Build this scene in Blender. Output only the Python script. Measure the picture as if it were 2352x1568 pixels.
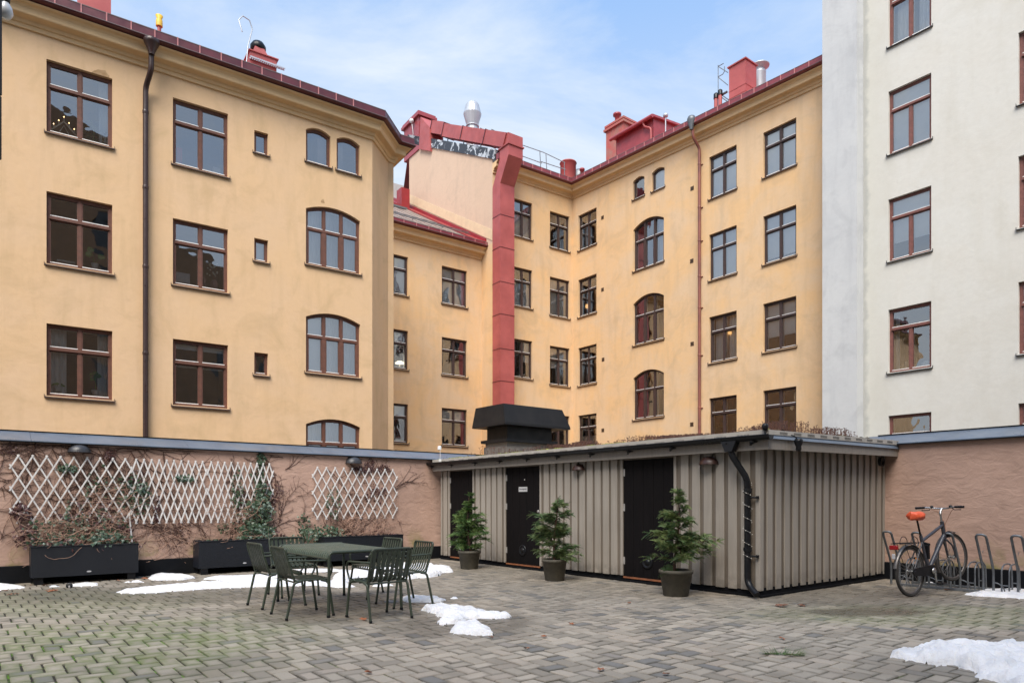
import bpy, math, random
from mathutils import Matrix, Vector, noise as mnoise
R = math.radians
for o in list(bpy.data.objects): bpy.data.objects.remove(o)
sc = bpy.context.scene
col = sc.collection

# ------------------------------------------------------------------ camera
CAMZ = 1.3
cd = bpy.data.cameras.new('camera'); cam = bpy.data.objects.new('camera', cd); col.objects.link(cam)
cam.location = (0, 0, CAMZ); cam.rotation_euler = (R(90), 0, 0)
cd.sensor_width = 36; cd.lens = 24.0; cd.shift_y = 0.1565
cd.clip_start = .05; cd.clip_end = 800
sc.camera = cam

# ------------------------------------------------------------------ world, sun, exposure
SUN_EL, SUN_AZ = 52, 190          # azimuth clockwise from +Y
w = bpy.data.worlds.new('World'); sc.world = w; w.use_nodes = True
nt = w.node_tree; nt.nodes.clear()
def wn(t, **k):
    n = nt.nodes.new(t)
    for a, b in k.items(): setattr(n, a, b)
    return n
out = wn('ShaderNodeOutputWorld'); bg = wn('ShaderNodeBackground'); bg.inputs[1].default_value = .065
sky = wn('ShaderNodeTexSky', sky_type='NISHITA'); sky.sun_disc = False
sky.sun_elevation = R(SUN_EL); sky.sun_rotation = R(SUN_AZ); sky.dust_density = 1.2; sky.ozone_density = 1.4
tc = wn('ShaderNodeTexCoord'); mp = wn('ShaderNodeMapping'); mp.inputs['Scale'].default_value = (1.0, 1.3, 2.6)
mp.inputs['Rotation'].default_value = (R(12), R(-22), R(20)); mp.inputs['Location'].default_value = (.7, .2, .4)
nt.links.new(tc.outputs['Generated'], mp.inputs[0])
nz = wn('ShaderNodeTexNoise'); nz.inputs['Scale'].default_value = 1.7; nz.inputs['Detail'].default_value = 8; nz.inputs['Roughness'].default_value = .62; nz.inputs['Distortion'].default_value = .6
nt.links.new(mp.outputs[0], nz.inputs['Vector'])
rp = wn('ShaderNodeValToRGB'); rp.color_ramp.elements[0].position = .44; rp.color_ramp.elements[1].position = .78
nt.links.new(nz.outputs[0], rp.inputs[0])
sx = wn('ShaderNodeSeparateXYZ'); nt.links.new(tc.outputs['Generated'], sx.inputs[0])
hz = wn('ShaderNodeMapRange'); hz.inputs[1].default_value = .25; hz.inputs[2].default_value = .62; hz.inputs[3].default_value = .85; hz.inputs[4].default_value = .08
nt.links.new(sx.outputs[2], hz.inputs[0])
cm = wn('ShaderNodeMath', operation='MULTIPLY'); nt.links.new(rp.outputs[0], cm.inputs[0]); cm.inputs[1].default_value = .75
ca = wn('ShaderNodeMath', operation='ADD', use_clamp=True); nt.links.new(cm.outputs[0], ca.inputs[0]); nt.links.new(hz.outputs[0], ca.inputs[1])
mx = wn('ShaderNodeMix', data_type='RGBA'); nt.links.new(ca.outputs[0], mx.inputs[0]); pb = wn('ShaderNodeMix', data_type='RGBA'); pb.inputs[0].default_value = .8; pb.inputs[7].default_value = (1.15, 2.25, 4.2, 1); nt.links.new(sky.outputs[0], pb.inputs[6]); nt.links.new(pb.outputs[2], mx.inputs[6])
mx.inputs[7].default_value = (3.5, 3.8, 4.1, 1)
nt.links.new(mx.outputs[2], bg.inputs[0]); nt.links.new(bg.outputs[0], out.inputs[0])
sd = bpy.data.lights.new('sun', 'SUN'); sun = bpy.data.objects.new('sun', sd); col.objects.link(sun)
sd.energy = 1.5; sd.angle = R(42); sd.color = (1, .93, .83)
el, az = R(SUN_EL), R(SUN_AZ)
sdir = Vector((math.sin(az) * math.cos(el), math.cos(az) * math.cos(el), math.sin(el)))
sun.rotation_euler = (-sdir).to_track_quat('-Z', 'Y').to_euler(); sun.location = (0, -20, 40)
vs = sc.view_settings; vs.view_transform = 'Standard'; vs.look = 'None'; vs.exposure = 1.94; vs.gamma = 1
sc.render.engine = 'CYCLES'
sc.cycles.max_bounces = 6; sc.cycles.transparent_max_bounces = 16

# ------------------------------------------------------------------ picture measure -> ground / plane points (metres)
FPX, CX, HY = 1568.0, 1176.0, 1152.0
def G(x, y, z=0.0):
    Z = (CAMZ - z) * FPX / (y - HY); return Vector(((x - CX) / FPX * Z, Z, z))
class Fr:                                   # a vertical plane: origin, direction; local x along, y inwards, z up
    def __init__(s, X, Y, dx, dy):
        n = math.hypot(dx, dy); s.o = Vector((X, Y, 0)); s.d = Vector((dx / n, dy / n, 0)); s.n = Vector((-dy / n, dx / n, 0))
        s.ang = math.atan2(dy, dx); s.M = Matrix.Translation(s.o) @ Matrix.Rotation(s.ang, 4, 'Z')
    def p(s, x, y, off=0.0):
        o = s.o + s.n * off; r = (x - CX) / FPX
        t = (r * o.y - o.x) / (s.d.x - r * s.d.y); Z = o.y + t * s.d.y
        return t, CAMZ + (HY - y) * Z / FPX
    def loc(s, v):
        q = v - s.o; return Vector((q.dot(s.d), q.dot(s.n), v.z))

# ------------------------------------------------------------------ mesh builder
class MB:
    def __init__(s): s.v = []; s.f = []; s.sm = []
    def add(s, vs, fs, smooth=False):
        b = len(s.v); s.v.extend([tuple(x) for x in vs]); s.f.extend([tuple(b + i for i in f) for f in fs]); s.sm.extend([smooth] * len(fs)); return s
    def box(s, x0, x1, y0, y1, z0, z1, M=None):
        vs = [Vector(p) for p in ((x0,y0,z0),(x1,y0,z0),(x1,y1,z0),(x0,y1,z0),(x0,y0,z1),(x1,y0,z1),(x1,y1,z1),(x0,y1,z1))]
        if M: vs = [M @ p for p in vs]
        return s.add(vs, [(0,3,2,1),(4,5,6,7),(0,1,5,4),(1,2,6,5),(2,3,7,6),(3,0,4,7)])
    def bbox(s, x0, x1, y0, y1, z0, z1, b=.01, M=None):        # box with chamfered edges
        vs = []; c = ((x0,x1),(y0,y1),(z0,z1))
        idx = {}
        for i in (0,1):
            for j in (0,1):
                for k in (0,1):
                    P = [c[0][i], c[1][j], c[2][k]]; sg = [1-2*i, 1-2*j, 1-2*k]
                    for a in range(3):
                        q = list(P)
                        for e in range(3):
                            if e != a: q[e] += sg[e] * b
                        idx[(i,j,k,a)] = len(vs); vs.append(Vector(q))
        fs = []
        g = lambda i,j,k,a: idx[(i,j,k,a)]
        for a in range(3):
            for e in (0,1):
                o = []
                for (p,q) in ((0,0),(1,0),(1,1),(0,1)):
                    t = [0,0,0]; t[a] = e; r = [x for x in range(3) if x != a]; t[r[0]] = p; t[r[1]] = q; o.append(g(*t, a))
                fs.append(tuple(o if (e == 1) ^ (a == 1) else o[::-1]))
        for a in range(3):                                       # edges parallel to axis a
            r = [x for x in range(3) if x != a]
            for p in (0,1):
                for q in (0,1):
                    t0 = [0,0,0]; t1 = [0,0,0]; t0[r[0]] = t1[r[0]] = p; t0[r[1]] = t1[r[1]] = q; t1[a] = 1
                    fs.append((g(*t0, r[0]), g(*t1, r[0]), g(*t1, r[1]), g(*t0, r[1])))
        for i in (0,1):
            for j in (0,1):
                for k in (0,1): fs.append((g(i,j,k,0), g(i,j,k,1), g(i,j,k,2)))
        if M: vs = [M @ p for p in vs]
        return s.add(vs, fs)
    def quad(s, a, b, c, d): return s.add([a,b,c,d], [(0,1,2,3)])
    def tube(s, pts, r, n=8, caps=True, closed=False, flat=None):
        pts = [Vector(p) for p in pts]; m = len(pts)
        rs = r if isinstance(r, (list, tuple)) else [r] * m
        vs = []; up = None
        for i, p in enumerate(pts):
            a = pts[(i-1) % m] if (closed or i > 0) else p; b = pts[(i+1) % m] if (closed or i < m-1) else p
            d = (b - a)
            if d.length < 1e-9: d = Vector((0,0,1))
            d.normalize()
            if up is None: up = Vector((0,0,1)) if abs(d.z) < .9 else Vector((1,0,0))
            x = d.cross(up)
            if x.length < 1e-5: up = Vector((1,0,0)) if abs(d.x) < .9 else Vector((0,1,0)); x = d.cross(up)
            x.normalize(); up = x.cross(d).normalized()
            for k in range(n):
                t = 2 * math.pi * k / n; fy = flat or 1
                vs.append(p + x * (math.cos(t) * rs[i]) + up * (math.sin(t) * rs[i] * fy))
        fs = []
        for i in range(m if closed else m-1):
            j = (i+1) % m
            for k in range(n): fs.append((i*n+k, i*n+(k+1) % n, j*n+(k+1) % n, j*n+k))
        s.add(vs, fs, True)
        if caps and not closed: s.add(vs[:n], [tuple(range(n))[::-1]]); s.add(vs[-n:], [tuple(range(n))])
        return s
    def lathe(s, prof, n=24, c=(0,0,0), M=None, smooth=True):
        vs = []; m = len(prof)
        for r, z in prof:
            for k in range(n):
                t = 2 * math.pi * k / n; vs.append(Vector((c[0] + r * math.cos(t), c[1] + r * math.sin(t), c[2] + z)))
        if M: vs = [M @ p for p in vs]
        fs = []
        for i in range(m-1):
            for k in range(n): fs.append((i*n+k, i*n+(k+1) % n, (i+1)*n+(k+1) % n, (i+1)*n+k))
        s.add(vs, fs, smooth)
        if prof[0][0] > 1e-4: s.add(vs[:n], [tuple(range(n))[::-1]])
        if prof[-1][0] > 1e-4: s.add(vs[-n:], [tuple(range(n))])
        return s
    def sweep(s, path, prof, cap=True, dz=None):       # path: plan polyline, prof: (out, z) list; out is to the right of the path
        m = len(path); P = [Vector((p[0], p[1])) for p in path]; vs = []
        for i in range(m):
            d0 = (P[i] - P[i-1]).normalized() if i else None; d1 = (P[i+1] - P[i]).normalized() if i < m-1 else None
            n0 = Vector((d0.y, -d0.x)) if d0 else None; n1 = Vector((d1.y, -d1.x)) if d1 else None
            if n0 and n1: nn = (n0 + n1); nn = nn / max(.2, nn.dot(n0))
            else: nn = n0 or n1
            for o, z in prof: vs.append((P[i].x + nn.x * o, P[i].y + nn.y * o, z + (dz[i] if dz else 0)))
        k = len(prof); fs = []
        for i in range(m-1):
            for j in range(k-1): fs.append((i*k+j, (i+1)*k+j, (i+1)*k+j+1, i*k+j+1))
        s.add(vs, fs)
        if cap: s.add(vs[:k], [tuple(range(k))]); s.add(vs[-k:], [tuple(range(k))[::-1]])
        return s
    def extrude(s, poly, t, M=None):          # poly: list of 3-D points (planar), t: offset vector
        n = len(poly); t = Vector(t); a = [Vector(p) for p in poly]; b = [p + t for p in a]; vs = a + b
        if M: vs = [M @ p for p in vs]
        return s.add(vs, [tuple(range(n))[::-1], tuple(range(n, 2*n))] + [(i, (i+1) % n, n+(i+1) % n, n+i) for i in range(n)])
    def mesh(s, name, m):
        me = bpy.data.meshes.new(name); me.from_pydata(s.v, [], s.f); me.validate(); 
        if len(me.polygons) == len(s.sm): me.polygons.foreach_set('use_smooth', s.sm)
        me.materials.append(m); me.update(); return me
    def build(s, name, m, parent=None, M=None):
        return place(s.mesh(name, m), name, parent, M)
def place(me, name, parent=None, M=None):
    o = bpy.data.objects.new(name, me); col.objects.link(o)
    if parent: o.parent = parent
    if M is not None: o.matrix_basis = M
    return o
def tag(o, label=None, cat=None, group=None, kind=None):
    if label: o['label'] = label
    if cat: o['category'] = cat
    if group: o['group'] = group
    if kind: o['kind'] = kind
    return o
def thing(name, label, cat, M=None, group=None):
    o = bpy.data.objects.new(name, None); col.objects.link(o); o.empty_display_size = .2
    if M is not None: o.matrix_basis = M
    return tag(o, label, cat, group)
def copy_tree(o, parent=None):
    c = o.copy(); col.objects.link(c); c.parent = parent
    for ch in [x for x in o.children]: copy_tree(ch, c)
    return c
def T(x, y, z, rz=0): return Matrix.Translation((x, y, z)) @ Matrix.Rotation(rz, 4, 'Z')
def arc(c, r, a0, a1, n, ax='xz'):
    o = []
    for i in range(n+1):
        t = R(a0 + (a1-a0) * i / n); p = [c[0], c[1], c[2]]
        p['xyz'.index(ax[0])] += r * math.cos(t); p['xyz'.index(ax[1])] += r * math.sin(t); o.append(tuple(p))
    return o
def fillet(pts, r, n=4):                       # round the corners of a polyline
    P = [Vector(p) for p in pts]; o = [P[0]]
    for i in range(1, len(P)-1):
        a, b, c = P[i-1], P[i], P[i+1]; d0 = (a-b); d1 = (c-b); k = min(r, d0.length*.45, d1.length*.45)
        p0 = b + d0.normalized()*k; p1 = b + d1.normalized()*k
        for j in range(n+1):
            t = j/n; o.append(p0*(1-t)**2 + b*2*t*(1-t) + p1*t*t)
    return o + [P[-1]]

# ------------------------------------------------------------------ materials
class NT:
    def __init__(s, name):
        s.m = bpy.data.materials.new(name); s.m.use_nodes = True; s.t = s.m.node_tree; s.b = s.t.nodes['Principled BSDF']; s.out = s.t.nodes['Material Output']
        s.co = s.t.nodes.new('ShaderNodeTexCoord').outputs['Object']
    def n(s, t, **k):
        x = s.t.nodes.new(t)
        for a, b in k.items(): setattr(x, a, b)
        return x
    def l(s, a, b): s.t.links.new(a, b)
    def setin(s, sock, v):
        if hasattr(v, 'is_linked') or hasattr(v, 'links'): s.l(v, sock)
        else: sock.default_value = v
    def noise(s, sc, det=4, rough=.55, vec=None, stretch=None, dist=0):
        v = vec or s.co
        if stretch:
            m = s.n('ShaderNodeMapping'); m.inputs['Scale'].default_value = stretch; s.l(v, m.inputs[0]); v = m.outputs[0]
        x = s.n('ShaderNodeTexNoise'); x.inputs['Scale'].default_value = sc; x.inputs['Detail'].default_value = det; x.inputs['Roughness'].default_value = rough; x.inputs['Distortion'].default_value = dist
        s.l(v, x.inputs['Vector']); return x.outputs[0]
    def rng(s, v, a, b, c=0, d=1):
        x = s.n('ShaderNodeMapRange'); s.l(v, x.inputs[0])
        for i, q in enumerate((a, b, c, d)): x.inputs[i+1].default_value = q
        return x.outputs[0]
    def math(s, op, a, b=0, clamp=False):
        x = s.n('ShaderNodeMath', operation=op, use_clamp=clamp); s.setin(x.inputs[0], a); s.setin(x.inputs[1], b); return x.outputs[0]
    def mix(s, f, a, b, mode='MIX'):
        x = s.n('ShaderNodeMix', data_type='RGBA', blend_type=mode); s.setin(x.inputs[0], f)
        for i, q in ((6, a), (7, b)):
            if isinstance(q, tuple): q = (*q[:3], 1); x.inputs[i].default_value = q
            else: s.l(q, x.inputs[i])
        return x.outputs[2]
    def xyz(s):
        x = s.n('ShaderNodeSeparateXYZ'); s.l(s.co, x.inputs[0]); return x.outputs
    def bump(s, h, st=.3, d=.02, nrm=None):
        x = s.n('ShaderNodeBump'); x.inputs['Strength'].default_value = st; x.inputs['Distance'].default_value = d; s.l(h, x.inputs['Height'])
        if nrm: s.l(nrm, x.inputs['Normal'])
        return x.outputs[0]
    def fin(s, c=None, rough=.7, metal=0, nrm=None, spec=None):
        s.setin(s.b.inputs['Base Color'], (*c[:3], 1) if isinstance(c, tuple) else c); s.setin(s.b.inputs['Roughness'], rough); s.b.inputs['Metallic'].default_value = metal
        if nrm: s.l(nrm, s.b.inputs['Normal'])
        if spec is not None: s.b.inputs['Specular IOR Level'].default_value = spec
        return s.m
def srgb(r, g, b): return tuple(((c/255)/12.92 if c/255 <= .04045 else ((c/255+.055)/1.055)**2.4) for c in (r, g, b))
def paint(name, c, c2=None, sc=6, rough=.5, metal=0, bs=0, bsc=40, spec=None, stretch=None):
    m = NT(name); c2 = c2 or tuple(x*.78 for x in c)
    k = m.rng(m.noise(sc, 5, .6, stretch=stretch), .35, .68); cc = m.mix(k, c, c2)
    nr = m.bump(m.noise(bsc, 4, stretch=stretch), bs, .01) if bs else None
    return m.fin(cc, m.rng(m.noise(sc*2.3), .3, .7, max(0, rough-.1), min(1, rough+.12)), metal, nr, spec)

def stucco(name, base, warm, dirt, bs=.25, dz=.5, blot=.55, stain=None):
    m = NT(name)
    a = m.rng(m.noise(.55, 6, .6, dist=.5), .4, .62); b = m.rng(m.noise(.9, 5, .65, dist=.8), .5, .72)
    v = m.rng(m.noise(2.2, 5, .6, stretch=(1, 1, .16)), .5, .78, 0, dz)
    c = m.mix(m.math('MULTIPLY', a, blot), base, warm); c = m.mix(m.math('MULTIPLY', b, dz), c, dirt); c = m.mix(v, c, dirt)
    c = m.mix(m.rng(m.noise(9, 4), .3, .75, 0, .12), c, tuple(x*.7 for x in base))
    if stain: q = m.math('ADD', m.xyz()[0], m.math('MULTIPLY', m.noise(2.5, 5, .6), .5)); c = m.mix(m.rng(q, stain[0]+.62, stain[0]+.48), c, (.36,.37,.37)); c = m.mix(m.rng(q, stain[0]+1.6, stain[0]+.6, 0, .4), c, (.50,.49,.43))
    h = m.math('ADD', m.math('MULTIPLY', m.noise(60, 3), .4), m.math('MULTIPLY', m.noise(4.5, 3), 1.0))
    return m.fin(c, .88, 0, m.bump(h, bs, .03), .25)
M_yel = stucco('yellow_stucco', (.71,.485,.285), (.69,.49,.32), (.50,.35,.19), dz=.48)
M_yel2 = stucco('yellow_stucco_weathered', (.73,.485,.26), (.68,.50,.33), (.50,.365,.23), dz=.55, blot=.9)
M_corn = stucco('cornice_render', (.76,.54,.31), (.70,.49,.28), (.55,.40,.24), bs=.1, dz=.4)  # bounced ground light is put into this colour, lighter than the walls
M_gab = stucco('gable_render', (.64,.48,.36), (.61,.45,.33), (.45,.35,.27), dz=.4)
M_white = stucco('white_stucco', (.635,.62,.575), (.65,.65,.62), (.55,.53,.47), dz=.45, bs=.2, stain=(14.72,))
M_pier = stucco('pale_grey_render', (.57,.585,.595), (.50,.515,.535), (.40,.415,.435), dz=.7, bs=.2)
M_far = stucco('grey_far_render', (.45,.44,.42), (.38,.38,.37), (.3,.3,.3))
M_back = stucco('brown_render', (.30,.19,.11), (.26,.17,.11), (.2,.13,.09))
def pink_wall():
    m = NT('pink_plaster'); x = m.xyz()
    st = (1, 1, 1.9)
    a = m.rng(m.noise(1.2, 5, .6, dist=.4), .38, .66); b = m.rng(m.noise(5, 5, .65, stretch=st), .5, .75)
    c = m.mix(a, (.47,.315,.25), (.40,.265,.21)); c = m.mix(m.math('MULTIPLY', b, .35), c, (.30,.195,.15))
    low = m.rng(x[2], .75, .28); c = m.mix(m.math('MULTIPLY', m.math('MULTIPLY', low, m.rng(m.noise(2.2, 5), .5, .62)), .75, True), c, (.19,.19,.05))
    h = m.math('ADD', m.noise(3.2, 6, .6, stretch=st, dist=.7), m.math('MULTIPLY', m.noise(26, 3), .12))
    return m.fin(c, .85, 0, m.bump(h, .6, .035), .25)
M_pink = pink_wall()
M_red = paint('red_painted_metal', (.36,.065,.075), (.27,.05,.06), 2.5, .38, spec=.5)
M_redlt = paint('faded_red_metal', (.44,.105,.10), (.32,.07,.068), 1.1, .5, bs=.25, bsc=1.6)
M_redvt = paint('red_metal_seam', (.50,.20,.20), None, 3, .45)
M_gut = paint('dark_red_gutter_metal', (.115,.022,.030), (.075,.016,.022), 3, .4)
M_gutred = paint('bright_red_roof_metal', (.30,.022,.028), (.22,.02,.025), 2, .38)
M_roof = paint('weathered_roof_metal', (.22,.17,.15), (.3,.25,.22), 2, .5)
M_coping = paint('blue_grey_zinc', (.17,.21,.27), (.12,.15,.20), 1.4, .36, metal=.35)
M_black = paint('black_metal', (.006,.007,.009), (.009,.009,.011), 5, .35, spec=.3)
M_hood = paint('black_sheet_metal', (.008,.009,.012), (.015,.015,.017), 1.6, .45, spec=.25)
M_plinth = paint('black_bitumen_plinth', (.004,.005,.007), (.008,.008,.009), 3, .7, bs=.1, spec=.12)
M_fA = paint('red_brown_window_paint', (.15,.06,.038), (.10,.042,.028), 9, .55)
M_fD = paint('dark_brown_window_paint', (.060,.034,.030), (.04,.025,.023), 9, .5)
M_fW = paint('red_window_paint', (.20,.075,.062), (.14,.055,.045), 9, .55)
M_inner = paint('white_inner_casement', (.88,.88,.86), (.76,.76,.75), 9, .5)
M_sill = paint('brown_sill_metal', (.085,.048,.04), (.05,.035,.032), 6, .45)
M_sillk = paint('black_sill_metal', (.02,.022,.028), None, 6, .4)
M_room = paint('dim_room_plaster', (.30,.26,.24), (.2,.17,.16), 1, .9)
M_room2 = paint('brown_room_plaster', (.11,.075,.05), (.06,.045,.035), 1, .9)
M_cloth = paint('white_curtain_cloth', (.88,.88,.86), (.74,.74,.74), 3, .9, stretch=(6,6,1))
M_blind = paint('pale_roller_blind', (.88,.89,.89), (.80,.82,.83), 2, .8)
M_clothg = paint('grey_curtain_cloth', (.66,.68,.68), (.5,.52,.53), 3, .9, stretch=(6,6,1))
M_silver = paint('galvanised_duct_metal', (.50,.53,.57), (.44,.47,.51), 1, .42, metal=.45)
M_zinc = paint('galvanised_steel_tube', (.19,.205,.22), (.13,.14,.155), 9, .45, metal=.5)
M_conc = paint('rough_concrete', (.20,.18,.16), (.11,.10,.095), 4, .9, bs=.5, bsc=12)
M_dpipe = paint('brown_downpipe_metal', (.045,.022,.02), (.03,.017,.017), 3, .35)
M_cpipe = paint('coppery_red_downpipe', (.26,.085,.06), (.14,.05,.045), 3, .5, stretch=(1,1,.5))
def glass():
    m = NT('window_glass'); t = m.t; t.nodes.remove(m.b)
    tr = m.n('ShaderNodeBsdfTransparent'); tr.inputs[0].default_value = (.92,.94,.94,1)
    gl = m.n('ShaderNodeBsdfGlossy'); gl.inputs['Roughness'].default_value = .012; gl.inputs[0].default_value = (.96,.98,1,1)
    m.l(m.bump(m.noise(1.1, 2), .12, .08), gl.inputs['Normal'])
    fr = m.n('ShaderNodeFresnel'); fr.inputs[0].default_value = 1.52
    k = m.math('ADD', m.math('MULTIPLY', fr.outputs[0], 2.2), .18, True)
    mx = m.n('ShaderNodeMixShader'); m.l(k, mx.inputs[0]); m.l(tr.outputs[0], mx.inputs[1]); m.l(gl.outputs[0], mx.inputs[2]); m.l(mx.outputs[0], m.out.inputs[0]); return m.m
M_glass = glass()
def emis(name, c, s):
    m = NT(name); m.fin(c, .5); m.b.inputs['Emission Color'].default_value = (*c, 1); m.b.inputs['Emission Strength'].default_value = s; return m.m
M_flame = emis('lit_candle_bulb', (1,.62,.3), 1.6)
M_led = emis('lit_fairy_bulb', (1,.95,.85), .5)
M_lamp = emis('lit_lamp_shade', (1,.85,.6), .7)
M_glow = emis('warm_glowing_lamp_shade', (1,.55,.2), .35)
def bulb():
    m = NT('frosted_bulb_glass'); return m.fin((.75,.77,.8), .25)
M_bulb = bulb()
M_wht = paint('white_paint', (.78,.78,.76), (.68,.68,.66), 8, .5)
M_wood = paint('whitewashed_trellis_wood', (.70,.69,.68), (.52,.50,.49), 14, .75, bs=.2, bsc=60)
def planks(name, c, c2, sp=.3):
    m = NT(name); a = m.rng(m.noise(3, 5, .6, stretch=(7, 7, .5)), .35, .7); b = m.rng(m.noise(1.3, 4), .4, .7, 0, .35)
    z = m.xyz()[2]
    cc = m.mix(a, c, c2); cc = m.mix(b, cc, tuple(x*.7 for x in c))
    cc = m.mix(m.math('MULTIPLY', m.rng(z, .32, .1), m.rng(m.noise(9, 4), .35, .6), True), cc, tuple(x*.55 for x in c))
    return m.fin(cc, .72, 0, m.bump(m.noise(6, 5, .6, stretch=(9, 9, .35)), .25, .012), sp)
M_board = planks('grey_painted_boards', (.335,.30,.26), (.285,.255,.22))
M_boardd = planks('grey_painted_underboards', (.17,.14,.112), (.14,.115,.09))
M_fascia = planks('grey_painted_fascia', (.26,.23,.20), (.22,.195,.17))
M_door = planks('black_stained_door_boards', (.007,.0055,.006), (.0045,.004,.0045), .12)
M_thresh = paint('rusty_threshold', (.28,.10,.04), (.16,.06,.03), 8, .6)
M_edge = paint('beige_roof_edging_metal', (.42,.39,.35), (.32,.30,.27), 5, .6)
# ------------------------------------------------------------------ planes of the place
FA = Fr(-11.03, 17.4, 1.45, 1); FB = Fr(-.955, 33.3, 1.355, 1); FC = Fr(3.1, 35.0, 1.418, 1); FD = Fr(3.1, 35.0, .769, -1)
FW = Fr(FD.o.x - FD.n.x*.5, FD.o.y - FD.n.y*.5, .769, -1)                 # white house facade
LW = Fr(-8.06, 10.75, 1.2687, 1)                                          # pink wall on the left
SH = Fr(-1.61, 15.6, .619, -.785); SL = 8.04; SDP = 3.78                  # shed front, its length and depth
RW = Fr(6.36, 11.58, .619, -.785)                                         # pink wall on the right

# ------------------------------------------------------------------ windows
REC = .10
def topz(x, w, h, rise): return h - rise + rise * (1 - ((x - w/2) / (w/2))**2) if rise else h
def panes_of(kind, w, h, rise):                      # openings (x0, x1, z0, z1 or None for the arched top)
    o = .065
    if kind == 'cross': m, t, zt = .075, .085, h*.665; return [(o, w/2-m/2, o, zt-t/2), (w/2+m/2, w-o, o, zt-t/2), (o, w/2-m/2, zt+t/2, h-o), (w/2+m/2, w-o, zt+t/2, h-o)]
    if kind == 'tee': m, t, zt = .075, .09, h*.69; return [(o, w/2-m/2, o, zt-t/2), (w/2+m/2, w-o, o, zt-t/2), (o, w-o, zt+t/2, h-o)]
    if kind == 'arch3':
        m, t, zt = .065, .075, h*.60; g = (w - 2*o - 2*m) / 3; xs = [o + i*(g+m) for i in range(3)]
        return [(x+.03, x+g-.03, o, zt-t/2) for x in xs] + [(x, x+g, zt+t/2, None) for x in xs]
    return [(o*.8, w-o*.8, o*.8, None if rise else h-o*.8)]
def ring(mb, p, fw, y0, y1, w, h, rise, o=.065):       # a sash ring inside one opening
    x0, x1, z0, z1 = p
    f = (lambda x: z1) if z1 is not None else (lambda x: topz(x, w, h, rise) - o)
    mb.box(x0, x0+fw, y0, y1, z0, f(x0+fw/2)-fw*.5); mb.box(x1-fw, x1, y0, y1, z0, f(x1-fw/2)-fw*.5)
    mb.box(x0+fw, x1-fw, y0, y1, z0, z0+fw)
    n = 6 if z1 is None else 1
    for i in range(n):
        a = x0 + (x1-x0)*i/n; b = x0 + (x1-x0)*(i+1)/n
        mb.extrude([(a, y0, f(a)-fw), (b, y0, f(b)-fw), (b, y0, f(b)), (a, y0, f(a))], (0, y1-y0, 0))
WC = {}
def win_meshes(kind, w, h, rise, mf, ms, bright):
    key = (kind, round(w,2), round(h,2), rise, mf.name, ms.name, bright)
    if key in WC: return WC[key]
    fr = MB(); ps = panes_of(kind, w, h, rise); y0, y1 = REC, REC+.07; o = .065
    # outer frame: solid bars between the openings
    fr.box(0, o, y0, y1, 0, topz(o/2, w, h, rise)-.0); fr.box(w-o, w, y0, y1, 0, topz(o/2, w, h, rise)); fr.box(o, w-o, y0, y1, 0, o)
    n = 12 if rise else 1
    for i in range(n):
        a = o + (w-2*o)*i/n; b = o + (w-2*o)*(i+1)/n
        fr.extrude([(a, y0, topz(a,w,h,rise)-o), (b, y0, topz(b,w,h,rise)-o), (b, y0, topz(b,w,h,rise)+.01), (a, y0, topz(a,w,h,rise)+.01)], (0, y1-y0, 0))
    if kind in ('cross', 'tee'):
        zt = h*(.665 if kind == 'cross' else .69); t = .085
        fr.box(o, w-o, y0-.012, y1, zt-t/2, zt+t/2); fr.box(o-.01, w-o+.01, y0-.035, y0-.012, zt-t/2, zt-t/2+.035)
        fr.box(w/2-.0375, w/2+.0375, y0-.006, y1, o, zt-t/2)
        if kind == 'cross': fr.box(w/2-.0375, w/2+.0375, y0-.006, y1, zt+t/2, h-o)
    if kind == 'arch3':
        zt = h*.60; m, t = .065, .075; g = (w-2*o-2*m)/3
        fr.box(o, w-o, y0-.012, y1, zt-t/2, zt+t/2)
        for i in (1, 2):
            x = o + i*g + (i-1)*m; fr.box(x-.03, x+m+.03, y0-.006, y1, o, zt-t/2); fr.box(x, x+m, y0-.006, y1, zt+t/2, topz(x+m/2,w,h,rise)-o+.004)
        for x in (o, w-o-.03): fr.box(x, x+.03, y0, y1, o, zt-t/2)
    for p in ps: ring(fr, p, .026, y0+.008, y1-.01, w, h, rise)
    pane = MB(); k = 10 if rise else 1
    xs = [o*.7 + (w-1.4*o)*i/k for i in range(k+1)]
    pane.add([(x, y0+.04, topz(x,w,h,rise)-o*.6) for x in xs] + [(xs[-1], y0+.04, o*.6), (xs[0], y0+.04, o*.6)], [tuple(range(k+3))[::-1]])
    inn = MB()
    for p in ps:
        q = (p[0]-.0, p[1]+.0, p[2]-.0, p[3])
        ring(inn, q, .034 if bright else .026, y1+.035, y1+.075, w, h, rise)
    for p in ps: inn.box(p[0]+.01, p[1]-.01, y0-.002, y0+.012, p[2]+.004, p[2]+.022)   # white glazing bead at the foot of each light
    sl = MB(); e = .045
    sl.extrude([(-e, -.065, -.035), (-e, REC+.01, .008), (-e, REC+.01, -.01), (-e, -.065, -.06)], (w+2*e, 0, 0))
    for x in (-e-.006, w+e): sl.box(x, x+.006, -.05, -.003, -.05, .035)
    WC[key] = (fr.mesh('window', mf), pane.mesh('pane', M_glass), inn.mesh('inner_casement', M_inner), sl.mesh('sill', ms)); return WC[key]
ROOMS = {}; WR = random.Random(31)
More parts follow.
